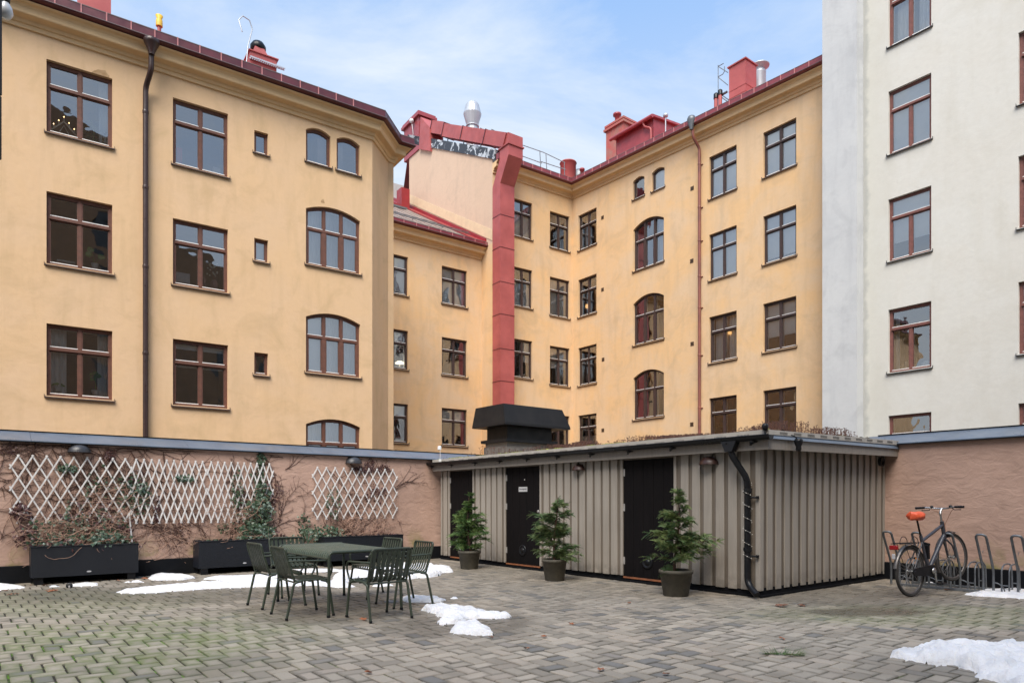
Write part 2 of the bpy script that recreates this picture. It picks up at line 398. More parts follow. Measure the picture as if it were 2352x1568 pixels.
def room_mesh(w, h, m):
    key = (round(w,1), round(h,1), m.name)
    if key not in ROOMS:
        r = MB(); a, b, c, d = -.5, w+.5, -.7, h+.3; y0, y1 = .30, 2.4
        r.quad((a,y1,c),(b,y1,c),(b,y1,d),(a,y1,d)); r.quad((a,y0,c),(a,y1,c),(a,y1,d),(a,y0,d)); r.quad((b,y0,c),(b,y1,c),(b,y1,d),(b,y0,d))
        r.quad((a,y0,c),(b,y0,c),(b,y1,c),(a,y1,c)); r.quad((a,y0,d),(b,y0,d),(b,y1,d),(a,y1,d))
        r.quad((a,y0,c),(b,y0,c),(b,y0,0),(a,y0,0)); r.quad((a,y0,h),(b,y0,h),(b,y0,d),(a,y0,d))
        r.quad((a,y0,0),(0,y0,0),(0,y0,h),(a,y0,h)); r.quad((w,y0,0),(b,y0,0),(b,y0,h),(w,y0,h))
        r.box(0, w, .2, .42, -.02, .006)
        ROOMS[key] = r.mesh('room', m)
    return ROOMS[key]
def curtain(x0, x1, z0, z1, y=.36, amp=.025, per=.11):
    mb = MB(); n = max(8, int((x1-x0)/.02)); vs = []
    for i in range(n+1):
        x = x0 + (x1-x0)*i/n; yy = y + amp*math.sin(x/per*6.28) + .012*math.sin(x*37)
        vs += [(x, yy, z0), (x, yy*.6+y*.4, z1)]
    mb.add(vs, [(2*i, 2*i+2, 2*i+3, 2*i+1) for i in range(n)], True); return mb
def window(bld, MF, s, z, kind, w, h, rise=0, mf=None, ms=None, bright=False, dress=(), room=None):
    """one window of a building: frame > pane, inner_casement, sill, room and whatever hangs in it"""
    a = win_meshes(kind, w, h, rise, mf, ms or M_sill, bright)
    o = place(a[0], 'window', bld, MF @ T(s, 0, z)); place(a[1], 'pane', o, Matrix.Rotation(R(WR.uniform(-.7,.7)), 4, 'Z') @ Matrix.Rotation(R(WR.uniform(-.5,.5)), 4, 'X')); place(a[2], 'inner_casement', o); place(a[3], 'sill', o)
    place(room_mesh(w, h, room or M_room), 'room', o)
    for d in dress:
        k = d[0]
        if k == 'blind': lo = d[1]; mb = MB(); mb.box(.02, w-.02, .235, .24, h*lo, h-.03); mb.build('blind', M_blind, o)
        if k == 'blindr': mb = MB(); mb.box(w*d[1], w*d[2], .235, .24, h*d[3], h*d[4]); mb.build('blind', M_blind, o)
        if k == 'cur': curtain(w*d[1], w*d[2], -.05, h-.02).build('curtain', M_cloth, o)
        if k == 'curg': curtain(w*d[1], w*d[2], -.05, h-.02).build('curtain', M_clothg, o)
    return o
def wall_grid(mb, s0, s1, z0, z1, holes, dep=.30):
    xs = sorted({s0, s1} | {q for h in holes for q in (h[0], h[1])}); zs = sorted({z0, z1} | {q for h in holes for q in (h[2], h[3])})
    xs = [x for i, x in enumerate(xs) if i == 0 or x - xs[i-1] > 1e-6]; zs = [x for i, x in enumerate(zs) if i == 0 or x - zs[i-1] > 1e-6]
    for i in range(len(xs)-1):
        for j in range(len(zs)-1):
            cx, cz = (xs[i]+xs[i+1])/2, (zs[j]+zs[j+1])/2
            if any(h[0] < cx < h[1] and h[2] < cz < h[3] for h in holes): continue
            mb.quad((xs[i],0,zs[j]), (xs[i+1],0,zs[j]), (xs[i+1],0,zs[j+1]), (xs[i],0,zs[j+1]))
    for x0, x1, a, b, rise in holes:
        w, h = x1-x0, b-a; n = 12 if rise else 1
        P = [(x0 + w*i/n, a + topz(w*i/n, w, h, rise)) for i in range(n+1)]
        for i in range(n):
            (xa, za), (xb, zb) = P[i], P[i+1]
            mb.quad((xa,0,za), (xb,0,zb), (xb,dep,zb), (xa,dep,za))
            if rise: mb.quad((xa,0,za), (xb,0,zb), (xb,0,b), (xa,0,b))
        mb.quad((x0,0,a), (x0,dep,a), (x0,dep,P[0][1]), (x0,0,P[0][1])); mb.quad((x1,0,a), (x1,dep,a), (x1,dep,P[0][1]), (x1,0,P[0][1]))
        mb.quad((x0,0,a), (x1,0,a), (x1,dep,a), (x0,dep,a))
def cornice_prof(z):
    return [(0,z),(.055,z+.01),(.06,z+.10),(.10,z+.115),(.125,z+.19),(.17,z+.205),(.30,z+.225),(.315,z+.245),(.325,z+.36),(.37,z+.41),(.43,z+.435),(.46,z+.46),(.46,z+.47),(0,z+.47)]
def gutter(bld, MF, path, z, name='gutter', seams=(), m=M_gut, up=.26, dz=None):
    mb = MB(); mb.sweep(path, [(.30,z+.475),(.52,z+.50),(.56,z+.515),(.575,z+.545),(.57,z+.545),(.56,z+.53),(.535,z+.53),(.525,z+.53+up),(.50,z+.535+up),(.30,z+.53+up),(.30,z+.475)], dz=dz)
    g = mb.build(name, m, bld, MF)
    if seams:
        me = MB().box(-.014, .014, -.548, -.52, z+.532, z+.53+up+.004).mesh('gutter_bracket', M_redvt)
        for s in seams: place(me, 'gutter_bracket', g, T(s, 0, 0))
    mb = MB(); mb.sweep(path, [(.583,z+.538),(.583,z+.555),(.565,z+.555),(.565,z+.546)], dz=dz); mb.sweep(path, [(.532,z+.53+up-.012),(.532,z+.53+up+.010),(.515,z+.53+up+.010)], dz=dz); mb.build('gutter_lip', M_roofgrey, g)
    return g
M_roofgrey = paint('weathered_gutter_edge', (.16,.12,.12), None, 4, .5)
def chimney(mb, x0, x1, y0, y1, z0, z1, cap=.05):
    mb.box(x0, x1, y0, y1, z0, z1); mb.box(x0-cap, x1+cap, y0-cap, y1+cap, z1-.02, z1+.05); return mb

# ------------------------------------------------------------------ yellow house on the left
bA = thing('apartment_building', 'yellow three storey house wing on the left with arched stair windows and a red gutter', 'building', FA.M)
I4 = Matrix.Identity(4)
WA = []
for z in (10.53, 7.24, 3.95):
    for s in (-.69, 2.16): WA.append((s, z, 'cross', 1.42, 1.80, 0))
for z, h in ((11.47,.63), (8.32,.65), (5.01,.64)): WA.append((4.30, z, 'single', .39, h, 0))
for s, w in ((5.81,.77), (6.77,.76)): WA.append((s, 11.64, 'single', w, 1.08, .13))
for z in (8.52, 5.24, 1.98): WA.append((5.81, z, 'arch3', 1.73, 1.88, .20))
mb = MB(); wall_grid(mb, -9, 7.95, 0, 12.9, [(s, s+w, z, z+h, r) for s, z, k, w, h, r in WA])
P1, P2, P3, P4 = (7.95,0), (8.95,1.0), (9.15,1.0), (9.15,9)
for a, b in ((P1,P2),(P2,P3),(P3,P4)): mb.quad((a[0],a[1],0),(b[0],b[1],0),(b[0],b[1],12.9),(a[0],a[1],12.9))
mb.quad((-9,0,0),(-9,9,0),(-9,9,12.9),(-9,0,12.9)); mb.quad((-9,9,0),(9.15,9,0),(9.15,9,12.9),(-9,9,12.9))
mb.build('wall', M_yel, bA)
pathA = [(-9,0), P1, P2, P3, P4]
MB().sweep(pathA, cornice_prof(12.88)).build('cornice', M_corn, bA)
gutter(bA, I4, pathA, 12.88, seams=[-8.7+.545*i for i in range(30)])
rf = MB(); zt = 13.64
rf.add([(-9,-.42,zt),(8.1,-.42,zt),(9.1,.6,zt),(9.4,.7,zt),(9.4,9,zt),(-9,9,zt),(-9,4.3,zt+2.3),(5.2,4.3,zt+2.3)], [(0,1,7,6),(1,2,7),(2,3,7),(3,4,7),(6,7,4,5)])
rA = rf.build('roof', M_red, bA)
# roof pieces, placed on planes parallel to the facade
def roofpos(F, x, y, off): return F.p(x, y, off)
s0, zc = FA.p(180, 40, 1.2); s1, _ = FA.p(255, 40, 1.2); ztop = FA.p(255, -30, 1.2)[1]
c = MB(); chimney(c, s0, s1, 1.2, 2.0, 13.6, ztop+.4); ch = c.build('chimney', M_redlt, rA); ch['label'] = 'wide red sheet metal chimney cut by the top of the picture'
s0, zc = FA.p(364, 66, 1.0); zt2 = FA.p(368, 46, 1.0)[1]
MB().lathe([(.05,0),(.05,zt2-.16-13.6)], 12, (s0+.02, 1.0, 13.6)).build('vent_pipe', M_redlt, rA)
MB().lathe([(.09,0),(.085,.18),(.06,.2),(.10,.3),(.05,.3)], 10, (s0+.02, 1.0, zt2-.2)).build('pipe_wrap', paint('yellow_plastic', (.75,.48,.05)), rA)
s0, _ = FA.p(574, 140, 1.5); s1, _ = FA.p(644, 140, 1.5); z1 = FA.p(600, 152, 1.5)[1]; z2 = FA.p(574, 121, 1.5)[1]+.10
c = MB(); c.box(s0, s1-.12, 1.5, 2.3, 13.6, z2-.03); c.box(s0-.04, s1-.06, 1.46, 2.34, z2-.03, z2+.0)
c.add([(s0+.12,1.62,z2),(s1-.3,1.62,z2),(s1-.3,2.2,z2),(s0+.12,2.2,z2),(s0+.2,1.7,z2+.3),(s1-.45,1.7,z2+.3),(s1-.45,2.1,z2+.3),(s0+.2,2.1,z2+.3)], [(0,1,5,4),(1,2,6,5),(2,3,7,6),(3,0,4,7),(4,5,6,7)])
ch = c.build('chimney', M_redlt, rA); ch['label'] = 'red metal chimney with tapered hood and round black cowl'
MB().lathe([(.19,0),(.24,.05),(.24,.16),(.17,.27),(.0,.31)], 16, ((s0+s1)/2-.12, 1.9, z2+.27)).build('cowl', M_black, ch)
g = MB()
for i in range(16): g.box(s0+.02+i*(s1-s0+.1)/16, s0+.045+i*(s1-s0+.1)/16, 1.40, 1.47, z2-.30, z2-.24)
g.box(s0-.02, s1+.12, 1.38, 1.40, z2-.30, z2-.26); g.box(s0-.02, s1+.12, 1.47, 1.49, z2-.30, z2-.26); g.build('walkway_grate', M_silver, ch)
hx = s0-.12
MB().tube([(hx-.1,1.45,13.6),(hx+.05,1.45,z2+.05),(hx+.18,1.45,z2+.62),(hx+.1,1.45,z2+.86),(hx-.1,1.45,z2+.92),(hx-.22,1.45,z2+.75),(hx-.12,1.45,z2+.42)], .018, 6).build('hook_rail', M_silver, ch)
# downpipe
sP = FA.p(334.5, 500, -.12)[0]; c = MB()
c.tube(fillet([(sP+.09,-.50,13.05),(sP+.09,-.47,12.62),(sP,-.14,12.3),(sP,-.12,11.8),(sP,-.12,0.1)], .12), .068, 12)
for z in (11.6, 9.6, 7.5, 5.2, 2.9): c.lathe([(.074,0),(.078,.02),(.078,.07),(.074,.09)], 12, (sP,-.12,z)); c.box(sP-.012, sP+.012, -.06, 0, z+.03, z+.06)
dp = c.build('downpipe', M_dpipe, bA)
MB().lathe([(.07,-.05),(.075,.0),(.17,.22),(.19,.25),(.19,.33),(.17,.34)], 16, (sP+.09,-.56,13.02)).build('rainwater_hopper', M_dpipe, dp)
dressA = {0: [('curg',.78,.99)], 1: [('cur', .0, .0)], 4: [('cur',.03,.32),('cur',.76,.98)], 5: [('blindr',.03,.97,.60,.66),('blindr',.03,.97,.86,.97)], 2: [], 3: []}
winA = []
for i, (s, z, k, w_, h_, r) in enumerate(WA):
    d = []
    if i == 0: d = [('curg', .80, .98)]
    if i == 4: d = [('cur',.03,.30),('cur',.78,.98)]
    if i == 5: d = [('blindr',.03,.97,.60,.65),('blindr',.03,.97,.88,.97)]
    if k == 'arch3': d = [('blindr',.02,.34,.0,.9),('cur',.35,.66),('curg',.67,.98)] if i == 12 else [('cur',.02,.36),('curg',.37,.66),('curg',.70,.98)] if i == 11 else [('cur',.02,.98)]
    if i == 7: d = [('blindr',.1,.9,.05,.95)]
    winA.append(window(bA, I4, s, z, k, w_, h_, r, M_fA, M_sill, False, d))
M_patch = paint('bare_plaster_patch', (.36,.22,.11), (.50,.34,.19), 7, .9, bs=.3, bsc=30)
rp_ = random.Random(4)
for (px_, py_, w_, h_) in ((233, 173.5, .22, .17), (741, 466, .06, .13)):
    s_, z_ = FA.p(px_, py_)
    pts = [(s_+w_*math.cos(a)*rp_.uniform(.7,1.1), -.003, z_+h_*max(-.0, math.sin(a))*rp_.uniform(.7,1.1)) for a in [2*math.pi*i/16 for i in range(16)]]
    if s_ < 7.9: MB().add(pts, [tuple(range(16))]).build('plaster_patch', M_patch, bA)
# ------------------------------------------------------------------ low yellow house in the middle
bB = thing('apartment_building', 'lower yellow house between the left wing and the red duct, under a tin roof', 'building', FB.M)
WB = [(s, z, 'cross', 1.38, 1.74, 0) for s in (-5.98, -2.85) for z in (10.50, 7.20, 3.92)] + [(s, .7, 'cross', 1.38, 1.74, 0) for s in (-2.85,)]
mb = MB(); wall_grid(mb, -9, .3, 0, 12.95, [(s, s+w, z, z+h, r) for s, z, k, w, h, r in WB]); mb.build('wall', M_yel2, bB)
pathB = [(-9,0), (.02,0)]
MB().sweep(pathB, cornice_prof(12.93)).build('cornice', M_corn, bB)
M_gutr2 = paint('wine_red_gutter_metal', (.20,.028,.036), (.14,.02,.028), 3, .4)
gutter(bB, I4, pathB, 12.93, seams=[-8.8+.62*i for i in range(15)], up=.18, m=M_gutr2)
zr = 13.60; RB = 5.39
rf = MB(); rf.quad((-9,-.42,zr),(.0,-.42,zr),(.0,9.2,zr+RB),(-9,9.2,zr+RB)); rB = rf.build('roof', M_roof, bB)
sm = MB()
for i in range(17):
    x = -8.8+.53*i; sm.add([(x,-.42,zr+.0),(x,9.2,zr+RB),(x,9.2,zr+RB+.035),(x,-.42,zr+.035)], [(0,1,2,3)]); sm.add([(x+.02,-.42,zr+.0),(x+.02,9.2,zr+RB),(x+.02,9.2,zr+RB+.035),(x+.02,-.42,zr+.035)], [(0,1,2,3)]); sm.quad((x,-.42,zr+.035),(x+.02,-.42,zr+.035),(x+.02,9.2,zr+RB+.035),(x,9.2,zr+RB+.035))
sm.build('standing_seam', M_roof, rB)
k = RB/9.62
fl = MB(); fl.extrude([(-1.30,-.42,zr+.02),(-.5,-.42,zr+.02),(-.5,9.2,zr+RB+.02),(-1.30,9.2,zr+RB+.02)], (0,0,.07)); fl.extrude([(-.72,-.42,zr+.09),(-.6,-.42,zr+.09),(-.6,9.2,zr+RB+.09),(-.72,9.2,zr+RB+.09)], (0,0,.16))
fl.build('roof_flashing', M_gutred, rB)
gr = MB()
for i in range(60): y = 0; x = -5.9+i*.07; gr.box(x, x+.03, 5.6, 6.1, zr+3.45, zr+3.51)
gr.box(-5.95, -1.7, 5.58, 5.62, zr+3.43, zr+3.53); gr.box(-5.95, -1.7, 6.1, 6.14, zr+3.43, zr+3.53)
gr.build('walkway_grate', M_zinc, rB)
ru = MB(); xa, za = FB.p(899, 479, 6.6); xb, zb9 = FB.p(941, 435, 6.6); ru.box(xa-.5, xb, 6.6, 7.2, za-.3, za+.35); ru.box(xa+.62, xb, 6.6, 7.2, za+.35, zb9); ru.build('roof_upstand', M_gutred, rB)
rl = MB(); rl.tube([(-9,.9,zr+.93),(-.8,.9,zr+.93)], .02, 6); rl.tube([(-9,.75,zr+.80),(-.8,.75,zr+.80)], .02, 6)
for x in (-7,-5.4,-3.8,-2.2,-.9): rl.tube([(x,.9,zr+.93),(x,1.2,zr+.85)], .015, 5)
rl.build('snow_guard', M_zinc, rB)
for i, (s, z, k_, w_, h_, r) in enumerate(WB):
    d = {3: [('blind', .03)], 5: [('blind', .68)], 2: [('blind', .68)], 0: [('curg',.5,.98)]}.get(i, [])
    if i == 0: d = [('blindr', .02, .98, .1, .98)]
    if i == 1: d = [('blindr', .02,.98,.62,.98)]
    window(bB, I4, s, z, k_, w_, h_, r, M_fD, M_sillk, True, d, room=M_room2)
MB().tube([(-.12,-.06,0.0),(-.12,-.06,12.7),(-.05,-.2,12.95)], .035, 8).build('cable_pipe', M_inner, bB)
# ------------------------------------------------------------------ tall yellow corner house
bC = thing('apartment_building', 'tall yellow corner house of four storeys with a red roof edge and dark brown windows', 'building', FC.M)
MD = FC.M.inverted() @ FD.M
WCc = [(-3.68, z, 'cross', 1.10, h, 0) for z, h in ((14.13,1.80),(10.76,1.88),(7.31,1.86))] + [(-1.47, z, 'cross', 1.27, h, 0) for z, h in ((14.05,1.80),(10.64,1.93),(7.17,1.95),(3.72,1.95))]
mb = MB(); ZC = 16.85
wall_grid(mb, -4.92, 0, 0, ZC, [(s, s+w, z, z+h, r) for s, z, k, w, h, r in WCc]); mb.build('wall', M_yel2, bC)
WDd = [(.44, z, 'cross', 1.30, h, 0) for z, h in ((14.02,1.78),(10.64,1.90),(7.17,1.92),(3.75,1.92))]
WDd += [(4.13, 15.31, 'single', .70, .95, .12), (5.27, 15.28, 'single', .73, .94, .12)] + [(4.16, z, 'arch3', 1.80, h, .28) for z, h in ((11.98,2.20),(8.54,2.20),(5.10,2.20))]
WDd += [(8.36, z, 'cross', 1.31, h, 0) for z, h in ((13.85,1.75),(10.47,1.91),(7.05,1.91),(3.68,1.91))]
WDd += [(10.85, z, 'cross', 1.36, h, 0) for z, h in ((13.81,1.74),(10.45,1.87),(7.07,1.87),(3.72,1.87))]
mb = MB(); wall_grid(mb, 0, 14.0, 0, ZC, [(s, s+w, z, z+h, r) for s, z, k, w, h, r in WDd]); mb.build('wall', M_yel2, bC, MD)
# gable end with its raking parapet
GL = 8.65; g0, g1 = 17.45, 22.0
mb = MB(); mb.quad((-4.92,0,0),(-4.92,GL,0),(-4.92,GL,13.5),(-4.92,0,13.5)); mb.build('side_wall', M_yel2, bC)
mb = MB(); mb.quad((-4.92,0,13.5),(-4.92,GL,13.5),(-4.92,GL,g1),(-4.92,0,g0)); mb.quad((-4.92,GL,0),(-4.0,GL,0),(-4.0,GL,g1),(-4.92,GL,g1))
mb.build('gable_wall', M_gab, bC)
mb = MB(); mb.extrude([(-4.94,0,13.6),(-4.94,GL,18.45),(-4.94,GL,18.95),(-4.94,0,14.1)], (.015,0,0)); mb.build('gable_plaster_band', paint('cream_render_band', (.70,.55,.36), (.62,.48,.32), 3, .85), bC)
def patched():
    m = NT('peeling_parapet_metal'); k = m.rng(m.noise(1.5, 5, .7, dist=.8), .55, .562); return m.fin(m.mix(k, (.035,.042,.055), (.50,.55,.60)), .55)
mb = MB(); mb.extrude([(-4.98,-.25,g0-.14),(-4.98,GL+.1,g1-.08),(-4.98,GL+.1,g1+.42),(-4.98,-.25,g0+.34)], (.5,0,0)); mb.build('parapet', patched(), bC)
pathC = [(-4.92,0),(0,0)] + [tuple((MD @ Vector((14.0,0,0)))[:2])]
DZ = [0, 0, -.56]
MB().sweep(pathC, cornice_prof(ZC-.08), dz=DZ).build('cornice', M_corn, bC)
gC = gutter(bC, I4, pathC, ZC-.08, up=.24, m=paint('roof_edge_red_metal', (.24,.05,.06), (.18,.038,.048), 3, .42), dz=DZ)
zz = ZC-.08
def seam(mb, s, M):
    q = -.56*s/14.0 if M is MD else 0; mb.box(s-.016, s+.016, -.55, -.52, zz+.532+q, zz+.774+q, M)
me = MB().box(-.016, .016, -.55, -.52, zz+.532, zz+.774).mesh('gutter_bracket', M_redvt)
for i in range(8): place(me, 'gutter_bracket', gC, T(-4.6+.55*i, 0, 0))
for i in range(23): s = .9+.55*i; place(me, 'gutter_bracket', gC, MD @ T(s, 0, -.56*s/14.0))
rf = MB(); zt = ZC+.66; RH = 4.4
rf.quad((-4.9,-.4,zt),(.4,-.4,zt),(.4,GL,zt+RH),(-4.9,GL,zt+RH)); rf.quad((-1.9,2*GL,zt),(.4,2*GL,zt),(.4,GL,zt+RH),(-4.9,GL,zt+RH))
for q in (((0,-.4,zt),(14.0,-.4,zt-.56),(14.0,GL,zt+RH-.56),(0,GL,zt+RH)), ((0,2*GL,zt),(14.0,2*GL,zt-.56),(14.0,GL,zt+RH-.56),(0,GL,zt+RH))): rf.add([MD @ Vector(p) for p in q], [(0,1,2,3)])
rC = rf.build('roof', M_redlt, bC)
for i, (s, z, k_, w_, h_, r) in enumerate(WCc):
    d = {0: [('blindr',.02,.98,.02,.70)], 1: [('blindr',.02,.98,.02,.70)], 2: [('blindr',.45,.98,.45,.98)], 3: [('curg',.5,.75)], 4: [('blind',.02)], 5: [('blindr',.02,.98,.45,.98),('cur',.55,.75)]}.get(i, [])
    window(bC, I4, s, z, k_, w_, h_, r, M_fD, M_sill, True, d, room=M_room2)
for i, (s, z, k_, w_, h_, r) in enumerate(WDd):
    d = {0: [('curg',.1,.5)], 3: [('blindr',.02,.98,.02,.45)], 4: [], 5: [('blind',.02)], 9: [('blindr',.02,.98,.1,.97)], 10: [('blind', .02)], 11: [('cur',.05,.52),('cur',.56,.82)], 13: [('blind',.02)], 14: [('blindr',.02,.98,.18,.98)], 15: [('blindr',.02,.98,.30,.97)], 12: [], 14: [('blindr',.02,.98,.12,.98)], 6: [('curg',.66,.98)]}.get(i, [])
    window(bC, MD, s, z, k_, w_, h_, r, M_fD, M_sill, True, d, room=M_room2)
vm = MB(); vm.box(-.085, .085, -.012, .0, -.085, .085)
for j in range(5): vm.box(-.07, .07, -.018, -.008, -.065+j*.03, -.053+j*.03)
vme = vm.mesh('wall_vent', paint('brown_vent_grille', (.10,.06,.035)))
for s, z in ((2.16,15.15),(2.16,11.64),(2.2,8.23),(2.18,4.79),(7.50,14.63),(7.48,11.55),(7.50,8.02),(7.48,4.6)): place(vme, 'wall_vent', bC, MD @ T(s, 0, z))
sP = FD.p(1606.5, 500, -.12)[0]; c = MB()
c.tube(fillet([(sP-.06,-.50,ZC+.0),(sP-.06,-.47,ZC-.35),(sP,-.12,ZC-.75),(sP,-.12,ZC-1.3),(sP,-.12,.1)], .12), .062, 10)
for z in (15.4, 13.6, 12.2, 10.7, 9.4, 7.4, 5.2): c.lathe([(.066,0),(.072,.02),(.072,.06),(.066,.08)], 10, (sP,-.12,z)); c.box(sP-.1, sP+.1, -.03, 0, z+.02, z+.05)
dp = c.build('downpipe', M_cpipe, bC, MD)
MB().lathe([(.07,-.1),(.09,.0),(.17,.26),(.18,.34),(.14,.44),(.1,.44)], 14, (sP-.07,-.56,ZC+.02)).build('rainwater_hopper', M_zinc, dp)
# big red duct: foot to elbow to raking run along the gable
du = thing('ventilation_duct', 'big red square sheet metal duct climbing the yellow corner and turning over the roof', 'duct', FC.M)
x0, x1 = FC.p(1149, 600, -.68)[0], FC.p(1181.5, 600, -.68)[0]
c = MB(); c.box(x0, x1, -.68, -.03, 0, 16.05)
ri = c.build('riser', M_redlt, du)
for z in (2.2,3.8,5.3,6.9,8.4,10.0,11.5,13.1,14.6): MB().box(x0-.012, x1+.012, -.692, -.024, z, z+.022).build('duct_seam', M_gut, ri)
e0, e1, e2 = 16.05, 17.1, 18.2
c = MB(); c.add([(x0,-.68,e0),(x1,-.68,e0),(x1,-.03,e0),(x0,-.03,e0),(x0,-1.35,e1),(x1,-1.35,e1),(x1,-.62,e1),(x0,-.62,e1),(x0,-1.35,e2-.1),(x1,-1.35,e2-.1),(x1,-.62,e2+.12),(x0,-.62,e2+.12)],
  [(0,1,5,4),(1,2,6,5),(2,3,7,6),(3,0,4,7),(4,5,9,8),(5,6,10,9),(6,7,11,10),(7,4,8,11),(8,9,10,11)])
c.box(x0-.05, x1+.05, -1.40, -.57, e2-.62, e2-.56); c.build('elbow', M_redlt, du)
def run(mb, a, b, wd, ht):           # box section from a to b in the yz plane
    d = (Vector(b)-Vector(a)).normalized(); nrm = Vector((0,-d.z,d.y)); W = Vector((wd/2,0,0)); A, B = Vector(a), Vector(b); Hh = nrm*ht/2
    vs = [A-W-Hh, A+W-Hh, A+W+Hh, A-W+Hh, B-W-Hh, B+W-Hh, B+W+Hh, B-W+Hh]
    mb.add(vs, [(0,1,2,3),(4,5,6,7),(0,1,5,4),(1,2,6,5),(2,3,7,6),(3,0,4,7)])
xm = (x0+x1)/2-.1
def ry(y): return g0 + .95 + (g1-g0)/GL*y
for i, (ya, yb, sgm) in enumerate(((-1.1,.6,0),(.62,2.7,0),(2.72,4.6,.0),(4.62,5.9,.08))):
    c = MB(); run(c, (xm,ya,ry(ya)+.02+sgm), (xm,yb,ry(yb)+.02+sgm), .74, .62); ds_ = c.build('duct_section', M_redlt, du); c = MB(); run(c, (xm,yb-.03,ry(yb-.03)+.02+sgm), (xm,yb+.02,ry(yb+.02)+.02+sgm), .79, .67); c.build('duct_seam', M_gut, ds_)
c = MB(); c.add([(xm-.42,5.9,20.25),(xm+.42,5.9,20.25),(xm+.42,7.2,20.9),(xm-.42,7.2,20.9),(xm-.42,5.95,21.55),(xm+.42,5.95,21.55),(xm+.42,7.0,22.6),(xm-.42,7.0,22.6)], [(0,1,2,3),(4,5,6,7),(0,1,5,4),(1,2,6,5),(2,3,7,6),(3,0,4,7)]); c.build('duct_end', M_redlt, du)
for y in (1.0, 2.6, 4.2): MB().box(xm-.3, xm-.26, y, y+.04, ry(y)-1.0, ry(y)-.28).build('duct_leg', M_zinc, du)
# roof furniture of the corner house
def onroof(F, pts, off): return [F.p(x, y, off) for x, y in pts]
c = MB(); c.box(-4.98, -4.0, 7.35, 9.2, 21.0, 23.05); c.box(-5.1, -3.9, 7.2, 9.35, 22.85, 23.0); c.box(-5.05, -3.95, 7.28, 9.28, 23.05, 23.12)
ch = c.build('chimney', M_red, rC); ch['label'] = 'red plastered chimney at the end of the duct'
lt = MB(); lt.lathe([(.0,-.12),(.12,-.06),(.13,.05),(.06,.13),(.0,.15)], 12, (-5.15, 7.9, 22.75)); lt.tube([(-5.12,7.9,22.6),(-5.1,7.8,22.0),(-5.05,8.2,21.6)], .02, 5); lt.build('roof_lamp', M_bulb, ch)
px = FC.loc(Vector(((1085-CX)/FPX*37, 37, 0))); zt = CAMZ+(HY-237)*37/FPX; zb = CAMZ+(HY-292)*37/FPX
MB().lathe([(.30,zb-1.4),(.36,zb-.25),(.32,zb-.24),(.30,zb+.0),(.36,zb+.01),(.36,zb+.05),(.31,zb+.06),(.49,zb+.68),(.49,zb+.70),(.36,zt-.12),(.28,zt-.0),(0,zt+.02)], 20, (px.x, px.y, 0), smooth=False).build('roof_ventilator', M_silver, rC)
# handrails above the ridge of the corner house
def rp3(x, y, Z): return FC.loc(Vector(((x-CX)/FPX*Z, Z, CAMZ+(HY-y)*Z/FPX)))
for grp_ in ((((1129,297,36),(1178,321,36)), ((1129,297,36),(1133,306,36)), ((1178,321,36),(1174,330,36)), ((1154,309,36),(1154,318,36))),
             (((1103,294,38),(1140,312,38)),),
             (((1190,330,35),(1248,350,35)), ((1248,350,35),(1298,374,35)), ((1195,357,35),(1245,375,35)), ((1240,348,35),(1242,386,35)), ((1254,355,35),(1256,392,35)), ((1242,371,35),(1300,390,35)), ((1296,372,35),(1297,404,35)))):
    hr = MB()
    for pts in grp_: hr.tube([rp3(*p) for p in pts], .022, 5)
    hr.build('roof_handrail', M_zinc, rC)
gb = MB(); a = rp3(1193,345,34.6); gb.box(a.x-.35, a.x+.2, a.y, a.y+.8, a.z-2.0, a.z+.45); gb.build('roof_box', M_zinc, rC)
a = rp3(1305,395,37); c = MB(); c.lathe([(.43,-1.2),(.43,.42),(.47,.44),(.44,.50),(0,.56)], 22, tuple(a)); c.build('round_vent_housing', M_redlt, rC)
a = rp3(1330,402,38); c = MB(); c.lathe([(.40,-1.5),(.40,.0),(.34,.16),(.2,.27),(0,.31)], 20, tuple(a)); c.build('round_vent_dome', M_zinc, rC)
a = rp3(1337,394,36); c = MB(); c.lathe([(.1,-1.2),(.1,.05),(.14,.06),(.14,.14),(.05,.2)], 10, tuple(a)); c.build('vent_pipe', M_red, rC)
# on the right wing (coordinates of its facade plane)
def rD(x, y, off): return FD.p(x, y, off)
c = MB(); s0, zt = rD(1392, 291, 2.2); s1, _ = rD(1432, 291, 2.2)
c.box(s0, s1, 2.2, 3.1, 17, zt-.1); c.box(s0-.1, s1+.1, 2.1, 3.2, zt-.3, zt-.18); c.box(s0-.06, s1+.06, 2.14, 3.16, zt-.1, zt); ch = c.build('chimney', paint('flaking_red_plaster', (.42,.095,.085), (.33,.17,.14), 3, .8, bs=.2, bsc=10), rC, MD)
ch['label'] = 'flaking red plaster chimney left of the dormer'
MB().lathe([(.12,0),(.12,.5),(.22,.52),(.22,.62),(.1,.66)], 14, ((s0+s1)/2-.2, 2.6, zt)).build('chimney_pot', M_red, ch)
a0, za = rD(1412, 316, 1.1); a1, zb = rD(1500, 266, 1.1); zm = (za+zb)/2
c = MB(); c.extrude([(a0+.1,1.1,17.2),(a1,1.1,17.2),(a1,1.1,zm-.1),(a0+.1,1.1,zm-.1)], (0,.03,0)); c.extrude([(a1,1.1,17.2),(a1,5.6,zm-.1+.0),(a1,5.6,zm+.35),(a1,1.1,zm-.1)], (-.03,0,0)); c.extrude([(a0+.1,1.1,17.2),(a0+.1,5.6,zm),(a0+.1,1.1,zm-.1)], (.03,0,0))
do = c.build('dormer', M_red, rC, MD)
